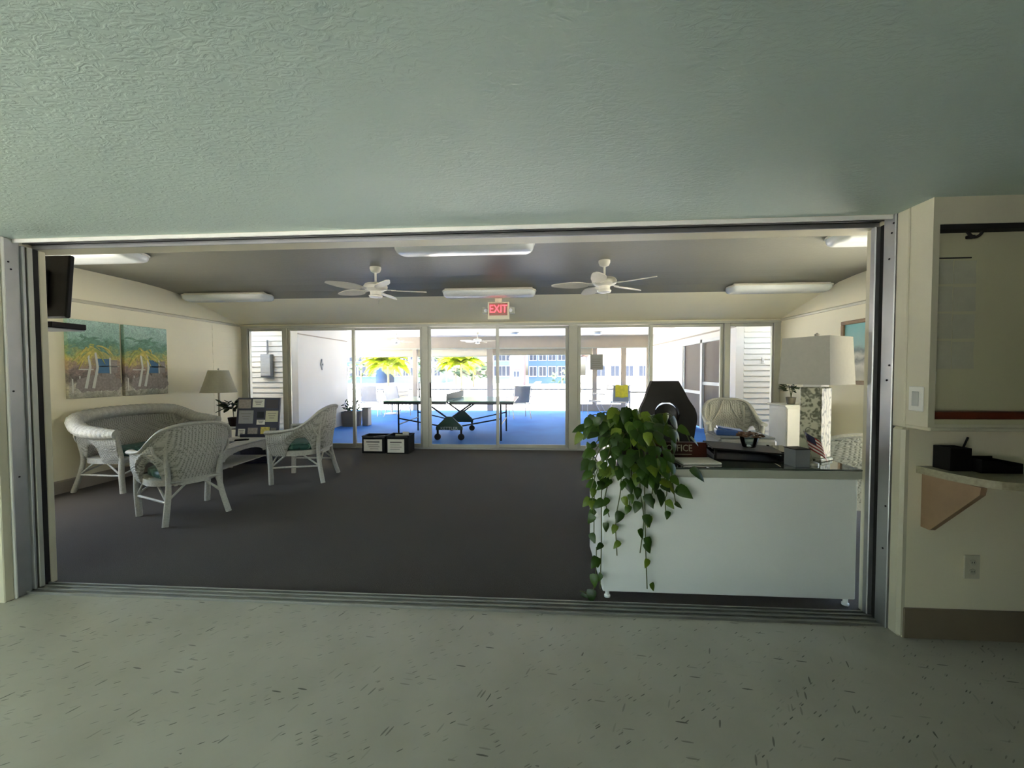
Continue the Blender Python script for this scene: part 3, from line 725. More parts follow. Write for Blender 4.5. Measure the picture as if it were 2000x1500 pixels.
# ================================================================== CEILING FANS
def fan_blade_mesh(r0, r1, wd, mat):
    out_ = []
    for k in range(13):
        t = k/12; x = r0+(r1-r0)*t; out_.append((x, wd*(.35+.65*math.sin(PI*min(1, t*1.02)**.75))*.5*(1 if t < .97 else .55)))
    poly = out_ + [(x, -y) for x, y in reversed(out_)]
    b = MB().prism(poly, 'z', -.004, .004); return b.mesh('blade', mat)
def ceiling_fan(label, loc, rot, s=1.0, grp=None):
    t = thing('ceiling_fan', label, 'ceiling fan', loc, 0, grp)
    MB().lathe([(.062, 0), (.062, -.02), (.05, -.05), (.022, -.065)], 18).build('canopy', 'fan_white', t, 40)
    MB().tube([(0, 0, -.06), (0, 0, -.20)], .012, 10).build('downrod', 'fan_white', t)
    MB().lathe([(.02, -.165), (.05, -.175), (.115, -.19), (.132, -.215), (.125, -.245), (.09, -.262), (.07, -.27)], 24).build('motor', 'fan_white', t, 40)
    MB().lathe([(.06, -.268), (.06, -.31), (.075, -.318), (.068, -.335), (.0, -.342)], 20).build('switch_housing', 'fan_white', t, 40)
    MB().tube([(.03, 0, -.335), (.032, 0, -.41)], .0025, 6).build('pull_chain', 'lamp_metal', t)
    bm_ = fan_blade_mesh(.17, .56, .15, 'fan_blade')
    arm = MB().prism([(.08, .018), (.19, .03), (.22, 0), (.19, -.03), (.08, -.018)], 'z', -.003, .003).mesh('blade_arm', 'fan_white')
    for k in range(5):
        M = Matrix.Rotation(rot+2*PI*k/5, 4, 'Z') @ T(0, 0, -.255) @ Matrix.Rotation(math.radians(12), 4, 'X')
        place('blade', bm_, t, M); place('blade_arm', arm, t, M @ T(0, 0, .006))
    return t
f1 = ceiling_fan('white five blade ceiling fan above the two black boxes', (-1.83, 2.27, ZC), .28)
f2 = ceiling_fan('white five blade ceiling fan above the hanging pothos desk', (.70, 2.20, ZC), .62)

# ================================================================== EXIT SIGN
es = thing('exit_sign', 'lit red exit sign with two emergency lamp heads on the sloped ceiling', 'exit sign', (-.575, 3.60, 2.19))
MB().bx(-.155, .155, -.025, .03, -.13, .12, .008).build('housing', 'soffit_paint', es)
MB().bx(-.05, .05, -.02, .03, .12, .17).build('canopy', 'soffit_paint', es)
MB().bx(-.13, .13, -.028, -.025, -.075, .10).build('face', 'exit_face', es)
text_part('lettering', 'EXIT', .155, 'exit_red', es, T(0, -.030, .015) @ FACE_Y, .002, .82)
for s in (-1, 1):
    h = MB().bx(s*.155, s*.235, -.02, .03, -.045, .045, .006).build('lamp_head', 'desk_edge', es)
    MB().lathe([(.012, 0), (.026, .02), (.026, .024), (0, .03)], 14, (s*.178, -.02, -.005), Matrix.Rotation(PI/2, 3, 'X')).build('bulb', 'lens_white', h, 40)

# ================================================================== WICKER FURNITURE
def wicker_seat(name, label, cat, W, D, crest, arm, ribs, roll, group=None, plush=False):
    t = thing(name, label, cat, (0, 0, 0), 0, group)
    ca = crest-arm
    half = [(W, D*.47, arm-.01), (W*1.02, D*.20, arm), (W*1.02, -D*.10, arm+ca*.14), (W-.012, -D*.30, arm+ca*.46), (W-.2*min(W, .5), -D*.45, arm+ca*.80), (W*.45, -D*.53, arm+ca*.965), (0, -D*.54, crest)]
    R_ = [(-x, y, z) for x, y, z in half] + [(x, y, z) for x, y, z in reversed(half[:-1])]
    hq = [(W*.90, D*.42, 0), (W*.92, D*.2, 0), (W*.90, -D*.08, 0), (W-.09, -D*.26, 0), (W-.18, -D*.37, 0), (max(.08, W*.33), -D*.42, 0), (0, -D*.43, 0)]
    Q_ = [(-x, y, z) for x, y, z in hq] + [(x, y, z) for x, y, z in reversed(hq[:-1])]
    NS = 192; Rc = catmull(R_, NS); Qc = catmull(Q_, NS)
    SH = .375
    def zb(u):
        a = abs(u-.5)*2
        if .48 < a < .78:
            k = (a-.48)/.30; return SH + min(.16, (arm-SH)*.72)*math.sin(PI*k)**.6
        return SH-.05 if a >= .78 else SH
    def fn(u, v):
        i = u*NS; k = min(int(i), NS-1); f = i-k
        top = Rc[k].lerp(Rc[k+1], f); bot = Qc[k].lerp(Qc[k+1], f); bot = Vector((bot.x, bot.y, zb(u)))
        p = bot.lerp(top, v)
        tg = (Rc[k+1]-Rc[k]); n = Vector((tg.y, -tg.x, 0)).normalized()
        p = p + n*(.018*math.sin(PI*v))
        w_ = math.sin(u*ribs*2*PI)*math.cos(v*22*PI)*.0085*math.sin(PI*min(1, v*6+.1)/2)
        return p + n*w_, n
    MB().sheet(fn, ribs*4, 24, .010).build('woven_back', 'wicker_weave', t, 60)
    rr = []
    SK = 3 if roll < .04 else 1
    for k in range(0, NS+1, SK):
        a = abs(k/NS-.5)*2; rr.append((1+(.05*math.sin(k*PI*.5+.8) if SK == 1 else 0))*(roll*(1.0+.45*max(0, (a-.8)/.2)) if roll < .04 else roll*(1-.3*max(0, (a-.8)/.2))))
    MB().tube(Rc[::SK], rr, 10, rz=max(rr)*(.62 if roll < .04 else 1.0)).build('arm_rail', 'wicker_white', t, 50)
    # seat
    pq = [(p.x, p.y) for p in Qc[::6]]
    MB().prism(pq, 'z', SH-.055, SH).build('seat', 'wicker_white', t)
    fw, bw = W*.90, W-.115
    legs = []
    for s in (-1, 1):
        MB().tube([(s*(fw-.01), D*.42, 0), (s*fw, D*.42, .2), (s*fw, D*.43, SH), (s*(W-.01), D*.45, arm-.02)], [.026, .026, .024, .022], 10).build('leg', 'wicker_white', t, 50)
        MB().tube(catmull([(s*(bw+.05), -D*.50, 0), (s*(bw+.015), -D*.42, .2), (s*bw, -D*.385, SH), (s*(bw+.02), -D*.42, .58), (s*(bw+.01), -D*.47, crest-.08)], 12), [.024]*5+[.021]*4+[.016]*4, 10).build('leg', 'wicker_white', t, 50)
        # forked canes from the rear posts up to the rail
        MB().tube(catmull([(s*bw, -D*.42, .54), (s*(bw-.10), -D*.50, .70), (s*(bw-.14), -D*.525, crest-.03)], 6), .010, 8).build('cane', 'wicker_white', t, 50)
        MB().tube(catmull([(s*bw, -D*.42, .50), (s*(bw+.09), -D*.36, .62), (s*(W-.035), -D*.31, arm+(crest-arm)*.47)], 6), .010, 8).build('cane', 'wicker_white', t, 50)
        MB().tube(catmull([(s*fw, D*.43, SH-.02), (s*(fw+.025), D*.30, SH+.06), (s*W, D*.16, arm-.02)], 6), .009, 8).build('cane', 'wicker_white', t, 50)
        # side stretcher and braces
        MB().tube([(s*fw, D*.42, .19), (s*(bw+.02), -D*.43, .19)], .011, 8).build('stretcher', 'wicker_white', t, 50)
        MB().tube([(s*fw, D*.42, .19), (s*(fw-.005), D*.16, SH-.05)], .010, 8).build('brace', 'wicker_white', t, 50)
        MB().tube([(s*(bw+.02), -D*.42, .19), (s*(bw+.03), -D*.12, SH-.05)], .010, 8).build('brace', 'wicker_white', t, 50)
        MB().tube([(s*(bw+.02), -D*.42, .20), (s*.06, -D*.40, SH-.04)], .010, 8).build('brace', 'wicker_white', t, 50)
        MB().tube([(s*fw, D*.42, .20), (s*.10, D*.40, SH-.05)], .010, 8).build('brace', 'wicker_white', t, 50)
    MB().tube([(-bw, -D*.41, SH-.02), (bw, -D*.41, SH-.02)], .012, 8).build('seat_rail', 'wicker_white', t, 50)
    MB().tube([(-fw, D*.42, SH-.03), (fw, D*.42, SH-.03)], .014, 8).build('seat_rail', 'wicker_white', t, 50)
    return t
def cushion(label, W, D, loc, rz, z=.377, th=.06, grp=None):
    b = MB(); rings = []; n = 36
    for s, zz in ((.90, 0), (.99, .012), (1.0, th*.5), (.98, th*.85), (.88, th), (.5, th+.006)):
        rings.append(len(b.v))
        for k in range(n):
            a = 2*PI*k/n; c, q = math.cos(a), math.sin(a); e = .42
            b.v.append((W*s*math.copysign(abs(c)**e, c), D*s*math.copysign(abs(q)**e, q)*.98, zz))
    for k in range(len(rings)-1):
        for j in range(n): b.f.append((rings[k]+j, rings[k]+(j+1) % n, rings[k+1]+(j+1) % n, rings[k+1]+j))
    b.f.append(tuple(rings[-1]+j for j in range(n))); b.f.append(tuple(rings[0]+j for j in range(n)))
    o = b.build('seat_cushion', 'cushion_green', None, 60); o.location = (loc[0], loc[1], z); o.rotation_euler = (0, 0, rz)
    return tag(o, label, 'cushion', grp)
def face(dx, dy): return math.atan2(dy, dx)-PI/2          # local +Y looks along (dx, dy)
c0 = wicker_seat('wicker_armchair', 'white wicker armchair with its back to the carpet, nearest the opening track', 'armchair', .30, .60, .86, .60, 22, .026, 'white wicker armchairs')
c0.location = (-3.29, 1.34, 0); c0.rotation_euler = (0, 0, face(-.49, .27))
dup(c0, (-2.88, 2.565, 0), face(-.55, -.076), 'white wicker armchair turned sideways beside the brochure board', scale=1.04)
dup(c0, (2.60, 3.42, 0), face(-.25, -.97), 'white wicker armchair in front of the sliding glass beside the white cabinet', scale=1.06)
dup(c0, (2.34, 1.05, 0), face(.25, .97), 'white wicker armchair behind the patterned desk lamp', scale=1.0)
sf = wicker_seat('wicker_loveseat', 'white wicker loveseat with rolled back against the left wall under palm pictures', 'loveseat', .67, .62, .84, .66, 54, .070)
sf.location = (-4.76, 2.45, 0); sf.rotation_euler = (0, 0, face(1, 0))
ck = 'green leaf-print seat cushions'
def put_cushion(label, ch, W, D, sc=1.0, dy=.0):
    a = ch.rotation_euler.z; off = Matrix.Rotation(a, 3, 'Z') @ Vector((0, dy, 0))
    cushion(label, W*sc, D*sc, (ch.location.x+off.x, ch.location.y+off.y), a, .376*sc, .075, ck)
chairs = [o for o in col.objects if o.name.startswith('wicker_armchair')]
put_cushion('green leaf-print cushion on the wicker armchair nearest the opening', chairs[0], .225, .215, 1, .03)
put_cushion('green leaf-print cushion on the armchair beside the brochure board', chairs[1], .225, .215, 1.04, .03)
put_cushion('green leaf-print cushion on the armchair beside the white cabinet', chairs[2], .225, .215, 1.06, .03)
put_cushion('green leaf-print cushion on the armchair behind the desk lamp', chairs[3], .225, .215, 1, .03)
put_cushion('long green leaf-print cushion on the wicker loveseat', sf, .52, .215, 1, .04)

# coffee table
ct = thing('wicker_coffee_table', 'white wicker coffee table with arched apron between the armchairs', 'coffee table', (-3.93, 2.60, 0), PI/2+.05)
TX, TY, TH = .44, .27, .42
MB().bx(-TX, TX, -TY, TY, TH-.022, TH, .010).build('table_top', 'wicker_white', ct)
arch = lambda hw: [(-hw, TH-.022), (-hw, TH-.16)] + [(-hw*.86*math.cos(PI*k/10), TH-.16+.085*math.sin(PI*k/10)) for k in range(11)] + [(hw, TH-.16), (hw, TH-.022)]
for s in (-1, 1):
    MB().prism(arch(TX-.03), 'y', s*(TY-.03)-.006, s*(TY-.03)+.006).build('apron', 'wicker_white', ct)
    MB().prism(arch(TY-.03), 'x', s*(TX-.03)-.006, s*(TX-.03)+.006).build('apron', 'wicker_white', ct)
    for q in (-1, 1): MB().tube([(s*(TX+.0), q*(TY-.005), 0), (s*(TX-.03), q*(TY-.03), TH-.02)], [.017, .020], 10).build('leg', 'wicker_white', ct, 50)
    MB().tube([(s*(TX-.012), -TY+.012, .17), (s*(TX-.012), TY-.012, .17)], .010, 8).build('stretcher', 'wicker_white', ct, 50)
MB().bx(-TX+.03, TX-.03, -TY+.05, TY-.05, .165, .178, .004).build('lower_shelf', 'wicker_white', ct)
rc = MB().box((0, 0, .009), (.16, .05, .018), None, .006).box((.0, 0, .019), (.10, .03, .004)).build('remote_control', 'black_plastic'); rc.location = (-3.86, 2.78, TH); rc.rotation_euler = (0, 0, .5); tag(rc, 'black remote control lying on the wicker coffee table', 'remote control')
bk = thing('magazine', 'dark covered magazine lying on the wicker coffee table', 'magazine', (-3.90, 2.50, TH), .3)
MB().box((0, 0, .006), (.21, .28, .012), None, .002).build('pages', 'paper', bk); MB().box((0, 0, .0135), (.214, .284, .003)).build('cover', 'book_cover', bk)

# side table + lamp + plant
st = thing('side_table', 'small white wicker side table in the corner under the cone lamp', 'side table', (-4.78, 3.62, 0))
MB().bx(-.30, .30, -.27, .27, .478, .50, .008).build('table_top', 'wicker_white', st)
for s in (-1, 1):
    for q in (-1, 1): MB().tube([(s*.26, q*.23, 0), (s*.25, q*.22, .48)], .018, 8).build('leg', 'wicker_white', st, 50)
    MB().bx(-.25, .25, s*.225-.006, s*.225+.006, .40, .48).build('apron', 'wicker_white', st)
MB().bx(-.24, .24, -.21, .21, .16, .178, .004).build('lower_shelf', 'wicker_white', st)
lp = thing('cone_lamp', 'table lamp with olive cone shade on slim stem in the corner', 'table lamp', (-4.86, 3.60, .50))
MB().lathe([(.085, 0), (.085, .012), (.03, .03), (.016, .06)], 20).build('base', 'lamp_metal', lp, 40)
MB().tube([(0, 0, .05), (0, 0, .60)], .015, 10).build('stem', 'lamp_metal', lp, 50)
MB().lathe([(.238, .505), (.235, .505), (.130, .84), (.133, .84)], 32).lathe([(.235, .506), (.129, .841)], 32).build('shade', 'lamp_shade_olive', lp, 50)
MB().tube([(-.13, 0, .83), (.13, 0, .83)], .003, 6).tube([(0, 0, .6), (0, 0, .85)], .004, 6).lathe([(.010, .85), (.012, .86), (0, .875)], 10).build('finial', 'lamp_metal', lp)

def leaf_mesh(name, mat, lw=.5, heart=True):
    b = MB(); K = 7
    up = []
    for k in range(K+1):
        t = k/K
        wv = (math.sin(PI*t**.62)**.8)*lw*(1-.25*t) if heart else math.sin(PI*t)**.8*lw*.6
        up.append((wv, -.08*math.sin(PI*min(1, t*3)) * (1 if t < .33 else 0)*1.0 + t))
    for k in range(K+1): b.v.append((0, k/K, .06*math.sin(PI*k/K)-.10*(k/K)**2))
    for sgn in (-1, 1):
        for k in range(1, K): b.v.append((sgn*up[k][0], up[k][1], -.10*up[k][0]/lw+.06*math.sin(PI*k/K)-.10*(k/K)**2))
    def e(s, k): return 0 if k == 0 else (K if k == K else K+1+(0 if s < 0 else K-1)+k-1)
    for s in (-1, 1):
        for k in range(K):
            a = [k, k+1, e(s, k+1), e(s, k)]; a2 = []
            for x in a:
                if x not in a2: a2.append(x)
            if len(a2) >= 3: b.f.append(tuple(a2))
    return b.mesh(name, mat, 60)
def leaf_matrix(pos, tip, nrm, size, w_=1.0):
    y = Vector(tip).normalized(); z = Vector(nrm); z = (z - y*z.dot(y)).normalized(); x = y.cross(z)
    return Matrix(((x.x*size*w_, y.x*size, z.x*size, pos[0]), (x.y*size*w_, y.y*size, z.y*size, pos[1]), (x.z*size*w_, y.z*size, z.z*size, pos[2]), (0, 0, 0, 1)))
sleaf = leaf_mesh('leaf', 'small_leaf', .32, False)
def small_plant(name, label, loc, pot_r, pot_h, potmat, stem_h, spread, n, lsize, seed):
    rnd = random.Random(seed); t = thing(name, label, 'potted plant', loc)
    MB().lathe([(pot_r*.68, 0), (pot_r*.74, .004), (pot_r*.98, pot_h*.92), (pot_r, pot_h), (pot_r*.88, pot_h), (pot_r*.85, pot_h*.9)], 20).build('pot', potmat, t, 40)
    MB().lathe([(pot_r*.86, pot_h*.86), (0, pot_h*.9)], 16).build('soil', 'soil', t)
    stems = [(rnd.uniform(-.3, .3)*spread, rnd.uniform(-.3, .3)*spread) for _ in range(4)]
    for sx, sy in stems: MB().tube(catmull([(0, 0, pot_h*.85), (sx*.4, sy*.4, pot_h+stem_h*.5), (sx, sy, pot_h+stem_h)], 5), .004, 6).build('stem', 'vine_stem', t)
    for k in range(n):
        a = rnd.uniform(0, 2*PI); r = spread*rnd.uniform(.1, .7); z = pot_h+stem_h*rnd.uniform(.55, 1.1)
        p = (r*math.cos(a), r*math.sin(a), z); tip = (math.cos(a), math.sin(a), rnd.uniform(-.5, .8))
        place('leaf', sleaf, t, leaf_matrix(p, tip, (rnd.uniform(-.5, .5), rnd.uniform(-.9, .2), 1), lsize*rnd.uniform(.8, 1.25)))
    return t
small_plant('potted_plant', 'small bushy plant in a dark pot on the corner side table', (-4.60, 3.56, .50), .078, .13, 'pot_dark', .21, .20, 80, .11, 3)

# brochure board
bb = thing('brochure_board', 'navy display board covered with printed leaflets behind the coffee table', 'display board', (-4.06, 3.36, 0), .06)
MB().bx(-.24, .24, -.06, .06, 0, .42, .006).build('stand', 'navy_board', bb)
rx = Matrix.Rotation(math.radians(-8), 3, 'X')
pb = MB().box((0, .0, .66), (.62, .03, .56), rx, .004).build('panel', 'navy_board', bb)
MB().bx(-.20, .20, -.16, -.06, .02, .04).build('foot', 'navy_board', bb)
sheets = [(-.20, .85, .18, .13, 'paint_dark'), (.0, .86, .17, .12, 'paper'), (.20, .85, .17, .12, 'pot_dark'), (-.17, .66, .21, .19, 'box_grey'), (.04, .69, .10, .09, 'black_plastic'), (.05, .585, .12, .07, 'paper'),
          (.205, .67, .18, .16, 'shutter_paint'), (-.22, .44, .10, .10, 'paper'), (-.06, .45, .14, .11, 'paint_dark'), (.12, .46, .13, .11, 'paint_gold'), (.24, .45, .08, .11, 'pot_grey')]
for x, z, w_, h, m_ in sheets:
    zz = z-.66; p = rx @ Vector((x, -.0165, zz))
    MB().box((p.x, p.y, .66+p.z), (w_, .002, h), rx).build('leaflet', m_, bb)
    if m_ in ('paper', 'box_grey', 'shutter_paint'):
        for j in range(3):
            p = rx @ Vector((x, -.018, zz+h*.25-j*h*.2)); MB().box((p.x, p.y, .66+p.z), (w_*(.7-.15*j), .001, .008), rx).build('print_line', 'print_grey', bb)

# boxes by the glass door
def crate(label, x0, x1, y0, y1, h, seed):
    t = thing('storage_box', label, 'box', ((x0+x1)/2, (y0+y1)/2, 0)); a, b_ = (x1-x0)/2, (y1-y0)/2
    m = MB().bx(-a, a, -b_, b_, 0, .012)
    for s in (-1, 1): m.bx(s*a-.012*(s > 0), s*a+.012*(s < 0), -b_, b_, .012, h); m.bx(-a+.012, a-.012, s*b_-.012*(s > 0), s*b_+.012*(s < 0), .012, h-.012*(s < 0))
    m.build('body', 'black_plastic', t)
    MB().tube([(-a, -b_, h), (a, -b_, h), (a, b_, h), (-a, b_, h)], .009, 6, closed=True).build('rim', 'black_plastic', t)
    return t, a, b_
bxs = []
t, a, b_ = crate('black open storage box with a white printed sign, standing left of the other', -2.84, -2.46, 4.06, 4.32, .275, 1)
MB().bx(-a+.03, a-.05, -b_-.004, -b_-.0005, .035, .225).build('sign', 'paper', t)
for j in range(4): MB().bx(-a+.07+.02*j, a-.09-.02*(j % 2), -b_-.006, -b_-.004, .175-.035*j, .183-.035*j+(.012 if j == 0 else 0)).build('print_line', 'print_grey', t)
t2, a2, b2 = crate('black open storage box with a white sign, filled with papers, beside the door post', -2.43, -2.07, 4.04, 4.34, .285, 2)
MB().bx(-a2+.02, a2-.07, -b2-.004, -b2-.0005, .02, .235).build('sign', 'paper', t2)
for j in range(4): MB().bx(-a2+.06, a2-.11-.03*(j % 2), -b2-.006, -b2-.004, .175-.035*j, .183-.035*j+(.012 if j == 0 else 0)).build('print_line', 'print_grey', t2)
for i, (x, y, rx_, rz, w_, h, mm) in enumerate(((-2.60, 4.16, -.5, .2, .20, .16, 'paper'), (-2.29, 4.16, -.2, -.3, .16, .28, 'paper_dim'), (-2.20, 4.30, .0, -.3, .12, .30, 'paper'))):
    p = MB().box((0, 0, h/2), (w_, .012, h), None, .002).build('paper_stack', mm); p.location = (x, y, .015+(.10 if i == 0 else 0)); p.rotation_euler = (rx_, 0, rz)
    tag(p, ['white papers lying in the left storage box', 'grey folder standing in the storage box by the post', 'white papers leaning in the storage box by the post'][i], 'papers')

# ================================================================== LEFT WALL PICTURES
def painting(name, label, y0, y1, z0, z1, mat):
    t = thing(name, label, 'painting', (WL+.001, (y0+y1)/2, (z0+z1)/2)); a, h = (y1-y0)/2, (z1-z0)/2
    MB().bx(0, .045, -a, a, -h, h, .003).build('canvas', mat, t)
    # painted shapes on the canvas face: window of the house, fence pickets, palm trunk, fronds
    F = .0455
    def blk(ya, yb, za, zb_, m_, nm): MB().bx(F-.001, F+.0006, ya, yb, za, zb_).build(nm, m_, t)
    blk(a*.05, a*.52, -h*.36, h*.02, 'paint_window', 'painted_window'); blk(a*.60, a*.86, -h*.36, h*.0, 'paint_dark', 'painted_window')
    for y in (a*.0, a*.53): blk(y, y+.018, -h*.42, h*.06, 'paint_white', 'painted_frame')
    blk(a*.0, a*.92, -h*.19, -h*.165, 'paint_white', 'painted_frame'); blk(-a*.66, -a*.1, -h*.28, -h*.25, 'paint_white', 'painted_frame')
    for k in range(7): blk(-a*.9+k*a*.26, -a*.9+k*a*.26+.012, -h*.85, -h*.5+.03*(k % 2), 'paint_white', 'painted_picket')
    def stroke(pts, ws, m_, nm):
        pts = [Vector((0,)+tuple(p)) for p in pts]; lf, rt_ = [], []
        for q in range(len(pts)):
            d = (pts[min(q+1, len(pts)-1)]-pts[max(q-1, 0)]).normalized(); nn = Vector((0, -d.z, d.y))*ws[q]
            lf.append((pts[q].y+nn.y, pts[q].z+nn.z)); rt_.append((pts[q].y-nn.y, pts[q].z-nn.z))
        MB().prism(lf+rt_[::-1], 'x', F-.001, F+.0026+.0012*rnd.random()).build(nm, m_, t)
    rnd = random.Random(len(label))
    for i_, (y, z, r_) in enumerate(((-a*.45, -h*.66, .085), (-a*.05, -h*.62, .10), (a*.45, -h*.60, .11), (a*.72, -h*.66, .08))):
        pts = [(y+r_*(1+.12*math.sin(q*2.1+i_))*math.cos(q*PI/9), z+r_*(1+.12*math.sin(q*2.1+i_))*math.sin(q*PI/9)) for q in range(18)]
        MB().prism(pts, 'x', F-.001, F+.0010+.0004*i_).build('painted_bush', 'paint_dark', t)
    for y in (-a*.30, -a*.02): stroke([(y, h*.18), (y+.02, -h*.2), (y-.03, -h*.75)], [.010, .012, .016], 'paint_white', 'painted_trunk')
    for k in range(40):
        top = k % 2 == 0; cy0, cz0 = (-a*.16+rnd.uniform(-.06, .06), h*.26+rnd.uniform(-.05, .05)) if not top else (rnd.uniform(-a*.5, a*.5), h*.42+rnd.uniform(-.08, .08))
        an = rnd.uniform(-.2, PI+.2) if top else rnd.uniform(-.7, PI+.7); ln = a*rnd.uniform(.45, .8)
        P_ = [(max(-a+.01, min(a-.01, cy0+ln*s_*math.cos(an))), min(h-.01, cz0+ln*s_*math.sin(an)*.8-(.16 if not top else .08)*s_*s_)) for s_ in (0, .25, .5, .75, 1)]
        stroke(P_, [.006, .013, .012, .008, .002], 'paint_palm' if top else ('paint_gold' if k % 4 == 1 else 'paint_lime'), 'painted_frond')
    return t
pA, pB = onx(126, 710, WL).y, onx(232, 710, WL).y
painting('palm_painting', 'unframed canvas of a palm and house front, the one nearer the television', pA, pB-.02, 1.02, 1.905, 'palm_painting_a')
painting('palm_painting', 'unframed canvas of a palm and house front, the one nearer the cone lamp', pB+.03, onx(321, 710, WL).y, 1.02, 1.905, 'palm_painting_b')

# ================================================================== TELEVISION
tv = thing('television', 'black flat television tilted down on a wall arm behind the opening', 'television', (-3.62, .46, 1.905))
rt = Matrix.Rotation(math.radians(-5), 3, 'X')
MB().box((0, 0, 0), (.74, .035, .44), rt, .008).build('screen_panel', 'black_plastic', tv)
p = rt @ Vector((0, -.03, -.02)); MB().box(tuple(p), (.46, .04, .28), rt, .015).build('back_cover', 'black_plastic', tv)
p = rt @ Vector((0, .0185, 0)); MB().box(tuple(p), (.70, .002, .40), rt).build('screen', 'window_dark', tv)
MB().bx(-.06, .06, -.303, -.288, -.1, .08).build('wall_plate', 'dark_steel', tv)
MB().tube([(0, -.29, 0), (.10, -.16, 0), (0, -.04, -.02)], .016, 8).build('swing_arm', 'dark_steel', tv)
sb = thing('media_shelf', 'small grey bracket shelf under the television', 'shelf', (-3.28, .156, 1.60))
MB().bx(-.13, .13, 0, .30, -.006, .0).build('shelf_board', 'grey_plastic', sb); MB().bx(-.03, .03, 0, .012, 0, .12).build('bracket', 'grey_plastic', sb)
mb_ = MB().box((0, 0, .02), (.25, .2, .038), None, .004).build('cable_box', 'black_plastic'); mb_.location = (-3.265, .36, 1.60); tag(mb_, 'black cable box on the small shelf under the television', 'cable box')

# ================================================================== RIGHT WALL PICTURE, CABINET
pr = thing('framed_picture', 'brown framed seaside picture on the right wall', 'picture', (WR-.001, 2.70, 1.53))
a, h = .48, .39
for y0, y1, z0, z1 in ((-a, a, -h, -h+.045), (-a, a, h-.045, h), (-a, -a+.045, -h+.045, h-.045), (a-.045, a, -h+.045, h-.045)): MB().bx(-.035, 0, y0, y1, z0, z1, .006).build('frame_bar', 'picture_frame', pr)
MB().bx(-.012, -.006, -a+.045, a-.045, -h+.045, h-.045).build('print', 'sea_picture', pr)
cb = thing('white_cabinet', 'white two-door cabinet in the corner beside the sliding glass', 'cabinet', (3.46, 3.42, 0), PI/2)
MB().bx(-.19, .19, -.26, .26, .04, .84, .004).build('body', 'white_paint', cb); MB().bx(-.20, .205, -.28, .28, .84, .865, .004).build('top', 'white_paint', cb); MB().bx(-.17, .18, -.24, .24, 0, .04).build('plinth', 'white_paint', cb)
for s in (-1, 1):
    d = MB().bx(-.205, -.19, s*.13-.122, s*.13+.122, .06, .82, .004).build('door', 'white_paint', cb); MB().tube([(-.205, s*.03, .45), (-.225, s*.03, .45)], .010, 8).build('knob', 'lamp_metal', d)
for s in (-1, 1):
    MB().bx(s*.094-.088, s*.094+.088, -.272, -.26, .06, .82, .004).build('side_panel', 'white_paint', cb)
small_plant('cabinet_plant', 'small dark plant in a grey pot on top of the white cabinet', (3.36, 3.40, .865), .06, .09, 'pot_grey', .16, .10, 26, .085, 9)

# ================================================================== RECEPTION DESK
DX0, DX1, DY0, DY1, DZ = .366, 1.735, .215, .86, .768
DY0 = .158
dk = thing('reception_desk', 'white reception desk with a dark glass top beside the opening', 'desk', (0, 0, 0))
MB().bx(DX0, DX1, DY0, DY0+.02, .045, DZ-.055, .004).build('front_panel', 'desk_white', dk)
for x in (DX0, DX1-.02): MB().bx(x, x+.02, DY0+.02, DY1-.12, .045, DZ-.055, .003).build('side_panel', 'desk_white', dk)
MB().bx(DX0+.02, DX1-.02, DY0+.02, DY0+.10, .15, .17).build('shelf_cleat', 'desk_white', dk)
for x in (DX0+.03, DX1-.03):
    for y in (DY0+.03, DY1-.16): MB().lathe([(.018, 0), (.018, .01), (.012, .015), (.012, .046)], 12, (x, y, 0)).build('foot', 'desk_white', dk)
MB().bx(DX0-.015, DX1+.015, DY0-.012, DY1, DZ-.055, DZ-.010, .003).build('worktop', 'desk_edge', dk)
MB().bx(DX0-.015, DX1+.015, DY0-.012, DY1, DZ-.010, DZ, .002).build('glass_top', 'desk_glass', dk)

# office chair
oc = thing('office_chair', 'black high-back office chair with round opening behind the desk', 'office chair', (1.12, 1.08, 0), PI+.08)
def back_outline(x_sign=1):
    pts = [(.115, .78), (.155, .70), (.19, .62), (.235, .54), (.245, .46), (.225, .36), (.20, .22), (.18, .10), (.14, .02)]
    return pts
ol = catmull([(x, 0, z) for x, z in back_outline()], 24)
outline = [(-p.x, p.z) for p in ol] + [(p.x, p.z) for p in reversed(ol)]
outline = outline[::-1]
cxh, czh, rh = 0.0, .50, .108
nO = len(outline); b = MB()
hole = []
for (x, z) in outline:
    an = math.atan2(z-czh, x-cxh); hole.append((cxh+rh*math.cos(an), czh+rh*.95*math.sin(an)))
def bkp(x, z, y): return (x, y - .10*(z/.78)**1.5 + .18*x*x*2.2, .44+z)
for y in (-.225, -.275):
    for x, z in outline: b.v.append(bkp(x, z, y))
    for x, z in hole: b.v.append(bkp(x, z, y))
for k in range(nO):
    k2 = (k+1) % nO
    b.f.append((k, k2, nO+k2, nO+k)); o2 = 2*nO
    b.f.append((o2+k2, o2+k, o2+nO+k, o2+nO+k2)); b.f.append((k, k2, o2+k2, o2+k)); b.f.append((nO+k, nO+k2, o2+nO+k2, o2+nO+k))
b.build('backrest', 'black_leather', oc, 45)
b = MB(); pr_ = [(0, .030), (.06, .028), (.095, .018), (.108, 0), (.095, -.016), (0, -.024)]
M3 = Matrix.Rotation(PI/2, 3, 'X')
b.lathe([(r, z) for r, z in pr_], 28, bkp(0, .478, -.25), M3).build('lumbar_pad', 'black_leather', oc, 60)
MB().box((0, .03, .45), (.50, .50, .10), None, .04).build('seat', 'black_leather', oc, 60)
for s in (-1, 1):
    MB().tube([(s*.24, -.08, .42), (s*.30, -.08, .44), (s*.305, -.05, .64)], .016, 8).build('arm_post', 'black_plastic', oc, 50); MB().box((s*.305, 0, .655), (.07, .26, .03), None, .012).build('arm_pad', 'black_leather', oc)
